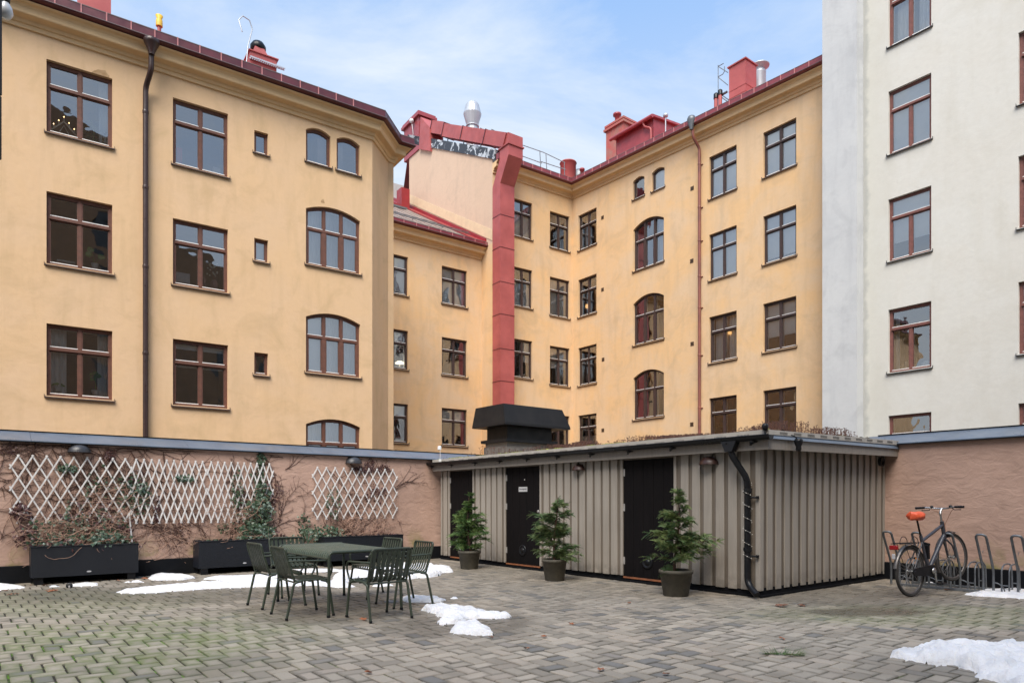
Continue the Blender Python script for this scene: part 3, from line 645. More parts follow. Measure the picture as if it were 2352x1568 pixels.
c = MB(); c.extrude([(a0-.05,.95,zm-.12),(a1+.12,.95,zm-.12),(a1+.12,5.8,zm+.38),(a0-.05,5.8,zm+.38)], (0,0,.10)); c.tube([(a0-.1,.88,zm-.14),(a1+.15,.88,zm-.14)], .085, 8); c.build('dormer_roof', M_red, do)
MB().tube(fillet([(a1-.45,.9,zm-.2),(a1-.4,.95,zm-.4),(a1-.05,1.0,zm-.6),(a1-.03,1.02,17.3)], .12), .05, 8).build('dormer_downpipe', M_redlt, do)
c = MB(); c.lathe([(.0,-.1),(.11,-.06),(.12,.04),(0,.13)], 12, (a1+.5, 1.4, zm-.12)); c.tube([(a1+.5,1.4,zm-.2),(a1+.48,1.42,17.4)], .03, 6); c.build('roof_lamp', M_silver, do)
s0, z0 = rD(1673.5, 158, 1.0); s1, z1 = rD(1712.5, 131, 1.0); zt = (z0+z1)/2
s1c = s1; dpt = .78
c = MB(); c.box(s0+.02, s1c, 1.0, 1.0+dpt, 17, zt-.03); c.box(s0-.04, s1c+.04, .95, 1.05+dpt, zt-.03, zt+.02)
for z in (zt-1.05, zt-1.35, zt-2.0): c.box(s0+.005, s1c+.012, .988, 1.012+dpt, z, z+.03)
ch = c.build('chimney', M_redlt, rC, MD); ch['label'] = 'tall red sheet metal chimney with flat black cap'
s2, z2 = rD(1752, 150, 2.6); MB().lathe([(.26,-2.2),(.26,-.28),(.27,-.25),(.22,-.2),(.22,-.1),(.40,.0),(.41,.04),(.39,.04)], 20, (s2-.15, 2.6, z2)).build('steel_flue', M_silver, rC, MD)
for (xx, yt, nm) in ((1644.5, 214, 'a'), (1654, 206, 'b')):
    s_, z_ = rD(xx, yt, 1.0); c = MB(); c.lathe([(.085,-1.6),(.08,-.22)], 12, (s_,1.0,z_)); v = c.build('vent_pipe', M_redlt, rC, MD)
    MB().lathe([(.105,-.24),(.10,-.05),(.05,0),(0,.01)], 12, (s_,1.0,z_)).build('cowl', M_black, v)
c = MB()
def q3(x, y, off=1.1): s_, z_ = rD(x, y, off); return (s_, off, z_)
for pts in (((1649.5,150),(1649.5,222)), ((1649.5,153),(1672,167)), ((1649,177),(1672,196)), ((1649.5,153),(1662,146)), ((1649,177),(1660,171)), ((1660,171),(1664,164)), ((1664,164),(1664,153))): c.tube([q3(*p) for p in pts], .016, 5)
c.tube([q3(1651,222),q3(1670,211)], .05, 6); c.tube([q3(1656,223),q3(1675,236)], .02, 5); c.tube([q3(1660,220),q3(1677,232)], .02, 5); c.build('chimney_ladder', M_zinc, rC, MD)
# ------------------------------------------------------------------ white house on the right
bW = thing('apartment_building', 'tall off-white house on the right with red-brown windows and a pale grey corner pier', 'building', FW.M)
sp0 = FW.p(1890, 500, -.45)[0]; sp1 = FW.p(1968, 500, -.45)[0]
sw0, sw1 = FW.p(2040.6, 500)[0], FW.p(2139, 500)[0]; sv = FW.p(2339, 500)[0]
WW = [(sw0, z, 'tee', sw1-sw0, h, 0) for z, h in ((16.10,2.05),(12.60,2.05),(9.12,2.02),(5.50,2.05),(2.05,2.05))] + [(sv, z, 'tee', sw1-sw0, 2.05, 0) for z in (16.0,12.60,9.08,5.50,2.05)]
mb = MB(); wall_grid(mb, sp0, 26, 0, 22, [(s, s+w, z, z+h, r) for s, z, k, w, h, r in WW]); mb.quad((26,0,0),(26,9,0),(26,9,22),(26,0,22)); mb.quad((sp0,9,0),(26,9,0),(26,9,22),(sp0,9,22)); mb.quad((sp0,0,0),(sp0,9,0),(sp0,9,22),(sp0,0,22)); mb.quad((sp0,0,22),(26,0,22),(26,9,22),(sp0,9,22))
mb.build('wall', M_white, bW)
MB().box(sp0-.02, sp1, -.45, .8, 0, 22.2).build('corner_pier', M_pier, bW)
for i, (s, z, k_, w_, h_, r) in enumerate(WW):
    d = {0: [('cur',.1,.4),('cur',.62,.9)], 2: [('blindr',.02,.98,.3,.98)], 1: [('blindr',.02,.98,.0,.97)], 3: [('curg',.03,.16)]}.get(i, [])
    window(bW, I4, s, z, k_, w_, h_, r, M_fW, M_sillk, False, d, room=M_room2)
# ------------------------------------------------------------------ grey house far behind and the house behind the viewer
bG = thing('apartment_building', 'grey rendered house glimpsed behind the left wing, beside the gable', 'building', T(-9.2, 44, 0, R(35)))
c = MB(); c.box(0, 5.2, 0, 6, 0, 22.3); c.build('wall', M_far, bG); 
bK = thing('apartment_building', 'brown rendered house closing the courtyard behind the viewer', 'building', T(22, -6.5, 0, R(180)))
holes = []
for a, b, h in ((-3, 8.6, 19.5), (8.6, 18.9, 25.5), (18.9, 42, 14.0)):
    hs = [(a+1.2+3.4*i, a+2.6+3.4*i, 1.2+3.4*j, 3.1+3.4*j, 0) for i in range(int((b-a-1.5)/3.4)) for j in range(int(h/3.5))]; holes += hs
    mb = MB(); wall_grid(mb, a, b, 0, h, hs, .15); mb.quad((a,0,h),(b,0,h),(b,4,h+1.5),(a,4,h+1.5)); mb.quad((a,0,0),(a,4,0),(a,4,h+1.5),(a,0,h)); mb.quad((b,0,0),(b,4,0),(b,4,h+1.5),(b,0,h)); mb.build('wall', M_back, bK)
kw = MB(); kw.quad((0,.12,0),(1.4,.12,0),(1.4,.12,1.9),(0,.12,1.9)); kme = kw.mesh('window', paint('dark_glazing', (.02,.025,.03), None, 2, .15))
for h in holes: place(kme, 'window', bK, T(h[0], 0, h[2]))
# ------------------------------------------------------------------ ground and paving
def pave_mats():
    m = NT('paving_stone'); at = m.n('ShaderNodeAttribute'); at.attribute_name = 'tone'; sp = m.n('ShaderNodeSeparateColor'); m.l(at.outputs['Color'], sp.inputs[0])
    r, g, b = sp.outputs[0], sp.outputs[1], sp.outputs[2]
    uv = m.n('ShaderNodeUVMap'); su = m.n('ShaderNodeSeparateXYZ'); m.l(uv.outputs[0], su.inputs[0])
    ex = m.math('ABSOLUTE', m.math('SUBTRACT', su.outputs[0], .5)); ey = m.math('ABSOLUTE', m.math('SUBTRACT', su.outputs[1], .5))
    edge = m.math('MULTIPLY', m.math('MAXIMUM', ex, ey), 2)
    edge = m.math('ADD', edge, m.math('MULTIPLY', m.math('SUBTRACT', m.noise(9, 4), .5), .9))
    x = m.xyz()
    def blob(cx, cy, rx, ry, lo=.6, hi=1.15):
        dx = m.math('DIVIDE', m.math('SUBTRACT', x[0], cx), rx); dy = m.math('DIVIDE', m.math('SUBTRACT', x[1], cy), ry)
        d = m.math('SQRT', m.math('ADD', m.math('MULTIPLY', dx, dx), m.math('MULTIPLY', dy, dy)))
        d = m.math('ADD', d, m.math('MULTIPLY', m.math('SUBTRACT', m.noise(1.1, 5, .6), .5), 1.1)); return m.rng(d, hi, lo)
    green = m.math('MAXIMUM', m.math('MULTIPLY', blob(-3.6, 6.2, 1.9, 1.9), m.rng(m.noise(2.2, 5, .65), .38, .60, .15, 1)), m.math('MULTIPLY', blob(5.2, 7.9, 2.6, .9), .55))
    green = m.math('MAXIMUM', green, m.math('MULTIPLY', blob(-6.2, 8.9, 2.2, 1.4), .6))
    damp = m.math('MAXIMUM', blob(4.6, 9.6, 1.9, 1.6), m.math('MAXIMUM', blob(-1.9, 8.5, 1.5, 1.4), blob(-5.0, 9.7, 3.2, 1.2)))
    damp = m.math('MAXIMUM', damp, m.math('MULTIPLY', m.rng(m.noise(.7, 4), .55, .66), .6))
    damp = m.math('MAXIMUM', damp, m.math('MAXIMUM', blob(-.55, 7.3, 1.1, .9), blob(4.3, 5.4, 1.7, .7)))
    damp = m.math('MAXIMUM', damp, m.math('MULTIPLY', blob(.2, 13.0, 2.0, 2.6), .8)); damp = m.math('MAXIMUM', damp, m.math('MULTIPLY', m.rng(m.math('ADD', x[1], m.math('MULTIPLY', m.noise(.9, 5, .6), 5)), 9.2, 12.2), .62)); wet = blob(4.2, 8.1, 1.5, .55, .35, .75); damp = m.math('MAXIMUM', damp, m.math('MULTIPLY', wet, 1.25))
    big = m.rng(m.noise(.5, 3), .35, .65)
    c = m.mix(r, (.24,.205,.16), (.44,.38,.305)); c = m.mix(m.rng(g, .90, .93), c, (.155,.148,.14)); c = m.mix(m.math('MULTIPLY', m.rng(b, .6, 1), .5), c, (.43,.35,.28))
    c = m.mix(m.math('MULTIPLY', big, .25), c, (.32,.30,.26)); c = m.mix(m.rng(m.noise(70, 3), .3, .75, 0, .3), c, (.2,.19,.18))
    rim = m.math('MULTIPLY', m.rng(edge, .62, 1.02), m.rng(g, .25, .75)); c = m.mix(m.math('MULTIPLY', rim, .72), c, (.13,.12,.10))
    gr = m.math('MULTIPLY', green, m.rng(m.math('ADD', edge, m.math('MULTIPLY', b, .5)), .25, 1.1, .15, .8)); c = m.mix(gr, c, (.15,.18,.07))
    c = m.mix(m.math('MULTIPLY', damp, .6), c, (.09,.08,.064))
    ro = m.math('SUBTRACT', m.math('SUBTRACT', .78, m.math('MULTIPLY', damp, .34)), m.math('MULTIPLY', wet, .25), True); hb = m.math('ADD', m.math('MULTIPLY', m.noise(120, 2), .5), m.noise(18, 3))
    st = m.fin(c, ro, 0, m.bump(hb, .3, .006), .4)
    j = NT('paving_joint'); k = j.rng(j.noise(3.2, 5, .65), .50, .62); k2 = j.rng(j.noise(.6, 3), .40, .60)
    xx = j.xyz(); dx = j.math('DIVIDE', j.math('ADD', xx[0], 3.5), 2.8); dy = j.math('DIVIDE', j.math('SUBTRACT', xx[1], 5.6), 2.6)
    near = j.rng(j.math('SQRT', j.math('ADD', j.math('MULTIPLY', dx, dx), j.math('MULTIPLY', dy, dy))), 1.2, .7)
    near2 = j.rng(xx[1], 8.2, 5.5, 0, .8)
    moss = j.math('MULTIPLY', k, j.math('MAXIMUM', near, j.math('MULTIPLY', near2, k2))); cc = j.mix(moss, (.034,.029,.021), (.11,.24,.02))
    jt = j.fin(cc, .95, 0, j.bump(j.noise(90, 3), .6, .01)); return st, jt
M_stone, M_joint = pave_mats()
rnd = random.Random(7)
def paving():
    L, Wd, gp = .228, .134, .0068; vs, fs, uv, tn = [], [], [], []
    U = Vector((-.619,.785)); V = Vector((.785,.619)); O = Vector((3.41,9.39))
    nL = Vector((-.619,.785)); pL = Vector((-8.06,10.75)); nR = V; pR = Vector((6.36,11.58))
    def inside(p):
        if p.y < .6 or abs(p.x) > p.y*1.0+2.2: return False
        if (p-pL).dot(nL) > .05 or (p-pR).dot(nR) > .05: return False
        q = p-O
        if q.dot(V) > .06 and q.dot(U) > .06: return False
        return True
    for j in range(-70, 70):
        for i in range(-140, 140):
            bx, by = i*Wd + j*L, -i*Wd + j*L
            if abs(bx) > 17 or abs(by) > 17: continue
            for (x0, y0, lx, ly) in ((bx, by, L, Wd), (bx+L, by, Wd, L)):
                c = O + U*(x0+lx/2-1.0) + V*(y0+ly/2-1.0)
                if not inside(c): continue
                rx, ry_, h = rnd.uniform(-.0022,.0022), rnd.uniform(-.0022,.0022), rnd.uniform(-.002,.0015); rot = rnd.gauss(0, .006)
                g = gp + rnd.uniform(0,.002); a, b = lx/2-g, ly/2-g; t = .006; base = len(vs)
                for (sx_, sy_) in ((-1,-1),(1,-1),(1,1),(-1,1)):
                    for (aa, bb, z) in ((a, b, -.028), (a, b, -.006), (a-t, b-t, 0)):
                        px, py = sx_*aa, sy_*bb; px, py = px - rot*py, py + rot*px
                        P = c + U*px + V*py; vs.append((P.x, P.y, z+h+rx*sx_+ry_*sy_ if z == 0 or z == -.006 else z))
                tone = (rnd.random(), rnd.random(), rnd.random(), 1)
                F = [tuple(base+3*q+2 for q in range(4))] + [(base+3*q+1, base+3*((q+1)%4)+1, base+3*((q+1)%4)+2, base+3*q+2) for q in range(4)] + [(base+3*q, base+3*((q+1)%4), base+3*((q+1)%4)+1, base+3*q+1) for q in range(4)]
                cor = [(0,0),(1,0),(1,1),(0,1)]
                cu = [(.5+(u_-.5)*.96, .5+(v_-.5)*.96) for u_, v_ in cor]
                uv.extend(cu)
                for q in range(4): uv.extend([cor[q], cor[(q+1)%4], cu[(q+1)%4], cu[q]])
                for q in range(4): uv.extend([cor[q], cor[(q+1)%4]]*2)
                fs.extend(F); tn.extend([tone]*36)
    me = bpy.data.meshes.new('courtyard_paving'); me.from_pydata(vs, [], fs); ul = me.uv_layers.new(name='UVMap'); ul.data.foreach_set('uv', [q for t in uv for q in t])
    ca_ = me.color_attributes.new('tone', 'FLOAT_COLOR', 'CORNER'); ca_.data.foreach_set('color', [q for t in tn for q in t]); me.materials.append(M_stone); me.update()
    tag(place(me, 'courtyard_paving'), 'grey herringbone paving stones of the courtyard', kind='structure'); return len(fs)
paving()
mb = MB(); mb.quad((-30,-8,-.014),(30,-8,-.014),(30,34,-.014),(-30,34,-.014)); tag(mb.build('paving_joints', M_joint), 'dark sand and moss joints under the paving', kind='structure')
mb = MB(); mb.quad((-250,-250,-.05),(250,-250,-.05),(250,250,-.05),(-250,250,-.05)); tag(mb.build('ground', paint('city_ground', (.09,.09,.085), (.06,.06,.06), .5, .9)), 'plain ground between the houses', kind='structure')
def gpoly(pts): return [G(x, y) for x, y in pts]
# ------------------------------------------------------------------ pink boundary walls
def bwall(F, s0, s1, label, cat='wall', c0=None):
    t = thing('boundary_wall', label, cat, F.M)
    n = 60; mb = MB(); vs = []; k = 9
    for i in range(n+1):
        s = s0+(s1-s0)*i/n
        for j in range(k+1):
            z = 2.3*j/k; d = (mnoise.noise(Vector((s*.8+F.o.x, z*1.3, 3)))*.018) if 0 < j < k else 0; vs.append((s, d, z))
    mb.add(vs, [(i*(k+1)+j, (i+1)*(k+1)+j, (i+1)*(k+1)+j+1, i*(k+1)+j+1) for i in range(n) for j in range(k)], True)
    mb.box(s0, s1, .28, .30, 0, 2.3); mb.box(s0, s0+.01, .02, .28, 0, 2.3); mb.build('plaster_face', M_pink, t)
    pl = MB(); pl.extrude([(s0,-.035,0),(s0,-.03,.27),(s0,-.018,.285),(s0,.05,.285),(s0,.05,0)], (s1-s0,0,0)); pl.build('plinth', M_plinth, t)
    cp = MB(); L_ = 2.35; x = s0 if c0 is None else c0
    while x < s1:
        e = min(s1, x+L_-.004); cp.extrude([(x,-.075,2.262),(x,-.07,2.285),(x,.36,2.455),(x,.38,2.44),(x,.34,2.27),(x,-.05,2.25)], (e-x,0,0)); x += L_
    cp.build('coping', M_coping, t); kp = MB(); kp.extrude([(s0,.355,2.45),(s0,.345,2.474),(s0,.39,2.474),(s0,.39,2.44)], (s1-s0,0,0)); kp.extrude([(s0,-.082,2.255),(s0,-.082,2.27),(s0,-.07,2.27),(s0,-.07,2.248)], (s1-s0,0,0)); kp.build('coping_edge', M_black, t)
    return t
LWE = 8.05
bwall(LW, -9, 12.3, 'long pink plastered wall on the left under a blue-grey sheet coping, carrying the trellises')
bwall(RW, -.3, 12, 'pink plastered wall on the right behind the bicycle rack', c0=-.45)

# ------------------------------------------------------------------ shed
sh = thing('shed', 'low grey boarded shed with three black doors and a planted roof', 'shed', SH.M)
def ss(x, y=1150): return SH.p(x, y)[0]
doors = [(ss(1034), ss(1087)), (ss(1162.5), ss(1241)), (ss(1432), ss(1549))]
zf = 1.99; zb_ = .095
segs = [(0, doors[0][0]), (doors[0][1], doors[1][0]), (doors[1][1], doors[2][0]), (doors[2][1], SL)]
for a, b in segs:
    ub = MB(); bd = MB(); ub.box(a, b, 0, .02, zb_, 2.1); n = max(1, round((b-a)/.198)); st = (b-a)/n
    for i in range(n+1):
        c0 = a+i*st; w_ = .070 if 0 < i < n else .05
        l, r_ = (max(a, c0-w_), min(b, c0+w_)); bd.bbox(l, r_, -.022, -.0005, zb_-rnd.uniform(0,.012), 2.1, .003)
    bd.build('board_cladding', M_board, bu := ub.build('underboard', M_boardd, sh))
for a, b in doors: MB().box(a-.001, b+.001, .0, .02, 1.98, 2.1).build('door_header', M_boardd, sh)
ub = MB(); bd = MB(); ub.box(SL-.02, SL, .02, SDP, zb_, 2.2); n = 17; st = SDP/n
for i in range(n+1):
    c0 = i*st; bd.bbox(SL+.0005, SL+.022, max(-.022, c0-.066), min(SDP, c0+.066), zb_-rnd.uniform(0,.014), 2.2, .003)
ub.build('side_underboard', M_boardd, sh); bd.build('side_board_cladding', M_board, sh)
pl = MB(); pl.box(0, SL+.006, .006, SDP-.002, 0, .125); pl.box(0, SL+.05, -.03, .004, 0, .03); pl.box(SL+.008, SL+.05, .006, SDP-.002, 0, .03); pl.build('plinth', M_plinth, sh)
M_steel = paint('dull_hinge_steel', (.42,.40,.38), None, 9, .45, metal=.3)
for i, (a, b) in enumerate(doors):
    d = MB(); n = 5; w_ = (b-a)/n
    for k in range(n): d.bbox(a+k*w_+.002, a+(k+1)*w_-.002, .004, .03, .085, 1.985, .004)
    do = d.build('door', M_door, sh)
    t_ = MB(); t_.box(a, b, -.005, .035, .055, .083); t_.build('threshold', M_thresh, do)
    for z in (1.72, 1.15, .28):
        h_ = MB(); h_.tube([(a+.0,-.004,z),(a+.0,-.004,z+.12)], .009, 6); h_.box(a-.02, a+.03, -.0, .003, z, z+.12); h_.build('hinge', M_steel, do)
    if i:
        rg = MB(); cxd = a+(b-a)*(.50 if i == 1 else .49); Mz = T(cxd, .002, .36 if i == 1 else .345) @ Matrix.Rotation(R(90), 4, 'X')
        rg.lathe([(.105,-.004),(.105,.012),(.085,.02),(.075,.008),(.045,.006),(.045,.018),(.0,.02)], 22, (0,0,0), Mz); rg.build('round_vent', M_black, do)
    if i == 1:
        sa, sz = SH.p(1191.5, 1128.8); sb, sz2 = SH.p(1211, 1117.0)
        pz0, pz1 = 1.55, 1.66; pa, pb = sa, sb
        z0s, z1s = SH.p(1200, 1128.5)[1], SH.p(1200, 1117.5)[1]
        sg = MB(); sg.box(sa, sb, -.002, .003, z0s, z1s); sgo = sg.build('sign', paint('sign_white', (.55,.55,.56)), do)
        fc = bpy.data.curves.new('lettering', 'FONT'); fc.body = 'Grovsoprum'; fc.size = .058; fc.align_x = 'CENTER'; fc.offset = .0012
        fo = bpy.data.objects.new('tmp', fc); col.objects.link(fo); bpy.context.view_layer.update()
        me = bpy.data.meshes.new_from_object(fo.evaluated_get(bpy.context.evaluated_depsgraph_get())); bpy.data.objects.remove(fo)
        me.materials.clear(); me.materials.append(M_black); xs = [v.co.x for v in me.vertices]; kx = (sb-sa)*.86/(max(xs)-min(xs))
        place(me, 'lettering', sgo, T((sa+sb)/2, -.004, (z0s+z1s)/2-.008) @ Matrix.Rotation(R(90), 4, 'X') @ Matrix.Diagonal((kx, kx*1.15, 1, 1)))
        lk = MB(); lk.lathe([(.028,0),(.028,.012),(.012,.016),(0,.016)], 14, (0,0,0), T(b-.06, .003, 1.12) @ Matrix.Rotation(R(90), 4, 'X')); lk.build('lock', M_steel, do)
        lk = MB(); lk.box((a+b)/2+.05, (a+b)/2+.065, -.0, .004, 1.72, 1.745); lk.build('peg', M_wht, do)
# eaves
OV, OS = .15, .21
fs_ = MB(); fs_.bbox(-.12, SL+OS, -OV-.022, -OV, 1.992, 2.15, .003); fs_.build('fascia', M_fascia, sh)
fs_ = MB(); fs_.extrude([(SL+OS,-OV-.022,1.995),(SL+OS,SDP+.34,2.065),(SL+OS,SDP+.34,2.205),(SL+OS,-OV-.022,2.15)], (.022,0,0)); fs_.build('side_fascia', M_fascia, sh)
sf = MB(); sf.box(-.1, SL+OS, -OV, 0, 2.09, 2.10); sf.box(SL+.01, SL+OS, 0, SDP, 2.10, 2.11); sf.build('soffit', M_boardd, sh)
ds = MB(); ds.extrude([(SL+OS+.022,-OV-.03,2.15),(SL+OS+.045,-OV-.03,2.135),(SL+OS+.045,SDP+.35,2.19),(SL+OS+.022,SDP+.35,2.205)], (.004,0,.0)); ds.extrude([(SL+OS+.03,-OV-.03,2.14),(SL+OS+.03,SDP+.35,2.195),(SL+OS+.01,SDP+.35,2.25),(SL+OS+.01,-OV-.03,2.19)], (.006,0,0)); ds.build('verge_flashing', M_coping, sh)
ed = MB(); ed.extrude([(-.1,-OV-.03,2.165),(SL+OS+.03,-OV-.03,2.165),(SL+OS+.03,-OV-.03,2.252),(-.1,-OV-.03,2.252)], (0,.01,0)); ed.box(-.1, SL+OS+.03, -OV-.03, -OV+.03, 2.252, 2.256)
ed.extrude([(SL+OS+.03,-OV-.03,2.19),(SL+OS+.03,SDP+.36,2.255),(SL+OS+.03,SDP+.36,2.33),(SL+OS+.03,-OV-.03,2.252)], (-.01,0,0)); edo = ed.build('roof_edging', M_edge, sh)
sl_ = MB(); x = .25
while x < SL:
    for i in range(9): sl_.box(x+i*.022, x+i*.022+.007, -OV-.033, -OV-.0295, 2.178, 2.213)
    x += .36
y = .1
while y < SDP+.1:
    for i in range(9): sl_.box(SL+OS+.0295, SL+OS+.033, y+i*.022, y+i*.022+.007, 2.205+.018*y, 2.238+.018*y)
    y += .36
sl_.build('drain_slot', M_black, edo)
gu = MB(); rr = .062; n = 10
prof = [(-OV-.024-rr+rr*math.cos(R(180+180*i/n)), 2.175+rr*math.sin(R(180+180*i/n))) for i in range(n+1)]
prof2 = [(y, z) for y, z in prof] + [(y_*1.0, z+.004) for y_, z in [(p[0]+(.004 if p[0] < -OV-.024-rr else -.004), p[1]) for p in prof[::-1]]]
gu.extrude([(-.28, y, z) for y, z in prof2], (SL+OS+.38, 0, 0)); gu.extrude([(SL+OS+.10,y,z) for y, z in prof], (.004,0,0)); gu.extrude([(-.284,y,z) for y, z in prof], (.004,0,0)); gu.tube([(-.28,-OV-.024-2*rr,2.178),(SL+OS+.10,-OV-.024-2*rr,2.178)], .009, 6)
gx = [-.05, .75, 1.65, 2.5, 3.35, 4.2, 5.05, 5.9, 6.75, 7.7, 8.1]
gob = gu.build('gutter', M_black, sh); br = MB()
for x in gx: br.box(x-.015, x+.015, -OV-.024-2*rr-.006, -OV-.018, 2.170-rr-.012, 2.172-rr-.002); br.box(x-.1, x-.07, -OV-.03, -OV-.022, 2.06, 2.12); br.tube([(x+.0,-OV-.06,2.105),(x-.09,-OV-.026,2.075)], .012, 5)
br.build('gutter_bracket', M_black, gob)
dxp = ss(1703); sdx = SL-.02
xg = ss(1703)+.0; xp = SL-.10
dp = MB(); pts = fillet([(xg-.02,-OV-.024-rr,2.17),(xg-.02,-OV-.024-rr,1.97),(xp-.03,-.10,1.62),(xp-.03,-.085,1.45),(xp-.03,-.085,.18),(xp+.16,-.16,.055)], .16, 6); dp.tube(pts, .044, 14)
dp.lathe([(.054,0),(.056,.01),(.056,.05),(.054,.06)], 14, (xp-.03,-.085,.62)); dp.lathe([(.054,0),(.056,.01),(.056,.05),(.054,.06)], 14, (xp-.03,-.085,1.42))
dp.extrude([(xg-.14,-OV-.024-rr,2.13),(xg+.10,-OV-.024-rr,2.13),(xg+.035,-OV-.024-rr,1.99),(xg-.075,-OV-.024-rr,1.99)], (0,.05,0)); dp.extrude([(xg-.14,-OV-.024-rr-.05,2.13),(xg+.10,-OV-.024-rr-.05,2.13),(xg+.035,-OV-.024-rr-.05,1.99),(xg-.075,-OV-.024-rr-.05,1.99)], (0,.05,0))
for z in (1.36, .56): dp.tube([(xp-.03,-.085,z),(xp+.09,-.05,z)], .014, 6); dp.lathe([(.02,-.02),(.02,.02)], 8, (xp+.10,-.05,z))
dp.build('downpipe', M_black, sh)
rv = MB(); rs, rz = Fr(SH.o.x+SH.d.x*SL, SH.o.y+SH.d.y*SL, SH.n.x, SH.n.y).p(2018, 1060); rv.lathe([(.075,0),(.085,.05),(.06,.05),(.055,.02),(0,.02)], 18, (0,0,0), T(SL+.02, rs, rz) @ Matrix.Rotation(R(90), 4, 'Y')); rv.build('round_vent_outlet', M_black, sh)
# planted roof
def mossmat():
    m = NT('roof_moss'); a = m.noise(5, 5, .65); b = m.noise(14, 4); x = m.xyz()
    c = m.mix(m.rng(a, .40, .5), (.16,.055,.03), (.075,.05,.022)); left = m.rng(x[0], 5.2, 1.5); c = m.mix(m.math('MULTIPLY', m.rng(m.noise(2.6, 4), .42, .56), m.math('ADD', left, .18), True), c, (.20,.23,.03)); c = m.mix(m.rng(b, .5, .7, 0, .5), c, (.06,.04,.03))
    return m.fin(c, .95, 0, m.bump(m.noise(40, 4), .8, .03))
mb = MB(); nx, ny = 200, 75; vs = []
for i in range(nx+1):
    for j in range(ny+1):
        x = -.08+(SL+OS+.08)*i/nx; y = -OV+(SDP+.34+OV)*j/ny; z = 2.235+.019*y+.05*abs(mnoise.noise(Vector((x*2.2,y*2.2,1))))+.045*abs(mnoise.noise(Vector((x*9,y*9,2))))
        vs.append((x, y, z))
mb.add(vs, [(i*(ny+1)+j, (i+1)*(ny+1)+j, (i+1)*(ny+1)+j+1, i*(ny+1)+j+1) for i in range(nx) for j in range(ny)], True); rfo = mb.build('planted_roof', mossmat(), sh)
st = MB(); r5 = random.Random(5)
def tuft(x, y, z, hgt):
    lx, ly = r5.gauss(0,.018), r5.gauss(0,.018); tx, ty, tz = x+lx, y+ly, z+hgt; w_ = .0022
    st.add([(x-w_,y,z),(x+w_,y,z),(tx+w_,ty,tz),(tx-w_,ty,tz)], [(0,1,2,3)])
    for k in range(r5.randint(3,5)):
        a = r5.uniform(0,6.28); l = r5.uniform(.010,.026); ux, uy = math.cos(a)*l, math.sin(a)*l; q = r5.uniform(.003,.007)
        st.add([(tx,ty,tz-q),(tx+ux,ty+uy,tz+r5.uniform(-.004,.01)),(tx+ux*.3,ty+uy*.3,tz+q*1.6)], [(0,1,2)])
for k in range(9000):
    if r5.random() < .62: x = r5.uniform(0, SL+OS); y = r5.uniform(-OV+.01, .9)
    else: x = r5.uniform(SL-1.2, SL+OS-.02); y = r5.uniform(0, SDP)
    d = mnoise.noise(Vector((x*.9, y*1.1, 9))); 
    if d < -.08: continue
    if x < 2.4 and r5.random() < .85: continue
    if x > SL-.9 and r5.random() < .55: continue
    tuft(x, y, 2.24+.019*y, r5.uniform(.03,.07)+max(0,d)*.24)
tag(st.build('sedum_stalks', paint('dry_sedum', (.085,.045,.04), (.13,.055,.035), 5, .9), rfo), kind='stuff')
st = MB()
for k in range(5200):
    x = r5.uniform(-.05, SL+OS); y = r5.uniform(-OV-.015, -OV+.12) if r5.random() < .7 else r5.uniform(-OV, 1)
    if mnoise.noise(Vector((x*1.7, y, 4))) < (-.12 if x < 4.2 else .12): continue
    z = 2.25+.019*y; a = r5.uniform(0,6.28); l = r5.uniform(.008,.022)
    st.add([(x,y,z-.01),(x+math.cos(a)*l,y+math.sin(a)*l,z+r5.uniform(.0,.03)),(x-math.sin(a)*l*.7,y+math.cos(a)*l*.7,z+r5.uniform(.0,.03))], [(0,1,2)])
tag(st.build('moss_fringe', paint('yellow_green_moss', (.34,.40,.05), (.18,.22,.04), 9, .95), rfo), kind='stuff')

# wall lamps
def lamp(F, x, y, wpx, label, m, M_add=None, grp='half-dome wall lamps'):
    s, z = F.p(x, y, -.02); w_ = wpx; t = thing('wall_lamp', label, 'lamp', F.M @ T(s, -.005, z), grp)
    mb = MB(); n, k = 16, 7; vs = []; 
    for i in range(n+1):
        a = math.pi*i/n
        for j in range(k+1):
            b = R(90)*j/k; vs.append((w_/2*math.cos(a)*math.cos(b), -w_*.46*math.sin(a)*math.cos(b), w_*.40*math.sin(b)))
    mb.add(vs, [(i*(k+1)+j, (i+1)*(k+1)+j, (i+1)*(k+1)+j+1, i*(k+1)+j+1) for i in range(n) for j in range(k)], True); mb.build('lamp_hood', m, t)
    mb = MB(); mb.tube([(w_/2*math.cos(math.pi*i/n), -w_*.46*math.sin(math.pi*i/n), 0) for i in range(n+1)], .008, 6); mb.box(-w_*.35, w_*.35, -.02, .0, -.0, w_*.36); mb.lathe([(.03,0),(.035,.06),(.02,.09)], 10, (0,-.07,.01)); mb.build('lamp_base', m, t)
M_lampg = paint('slate_grey_lamp_metal', (.035,.036,.042), None, 5, .4); M_lampb = paint('brown_lamp_metal', (.06,.028,.022), None, 5, .35)
lamp(LW, 182.5, 1047-9, .34, 'dark half-dome lamp above the leftmost trellis', M_lampg); lamp(LW, 812.5, 1063.5, .36, 'grey half-dome lamp above the small trellis near the shed', M_lampg)
FS2 = Fr(SH.o.x - SH.n.x*.022, SH.o.y - SH.n.y*.022, SH.d.x, SH.d.y)
lamp(FS2, 1329, 1079, .27, 'brown half-dome lamp under the shed eave, left of the widest door', M_lampb); lamp(FS2, 1628, 1066, .30, 'brown half-dome lamp under the shed eave near the shed corner', M_lampb)
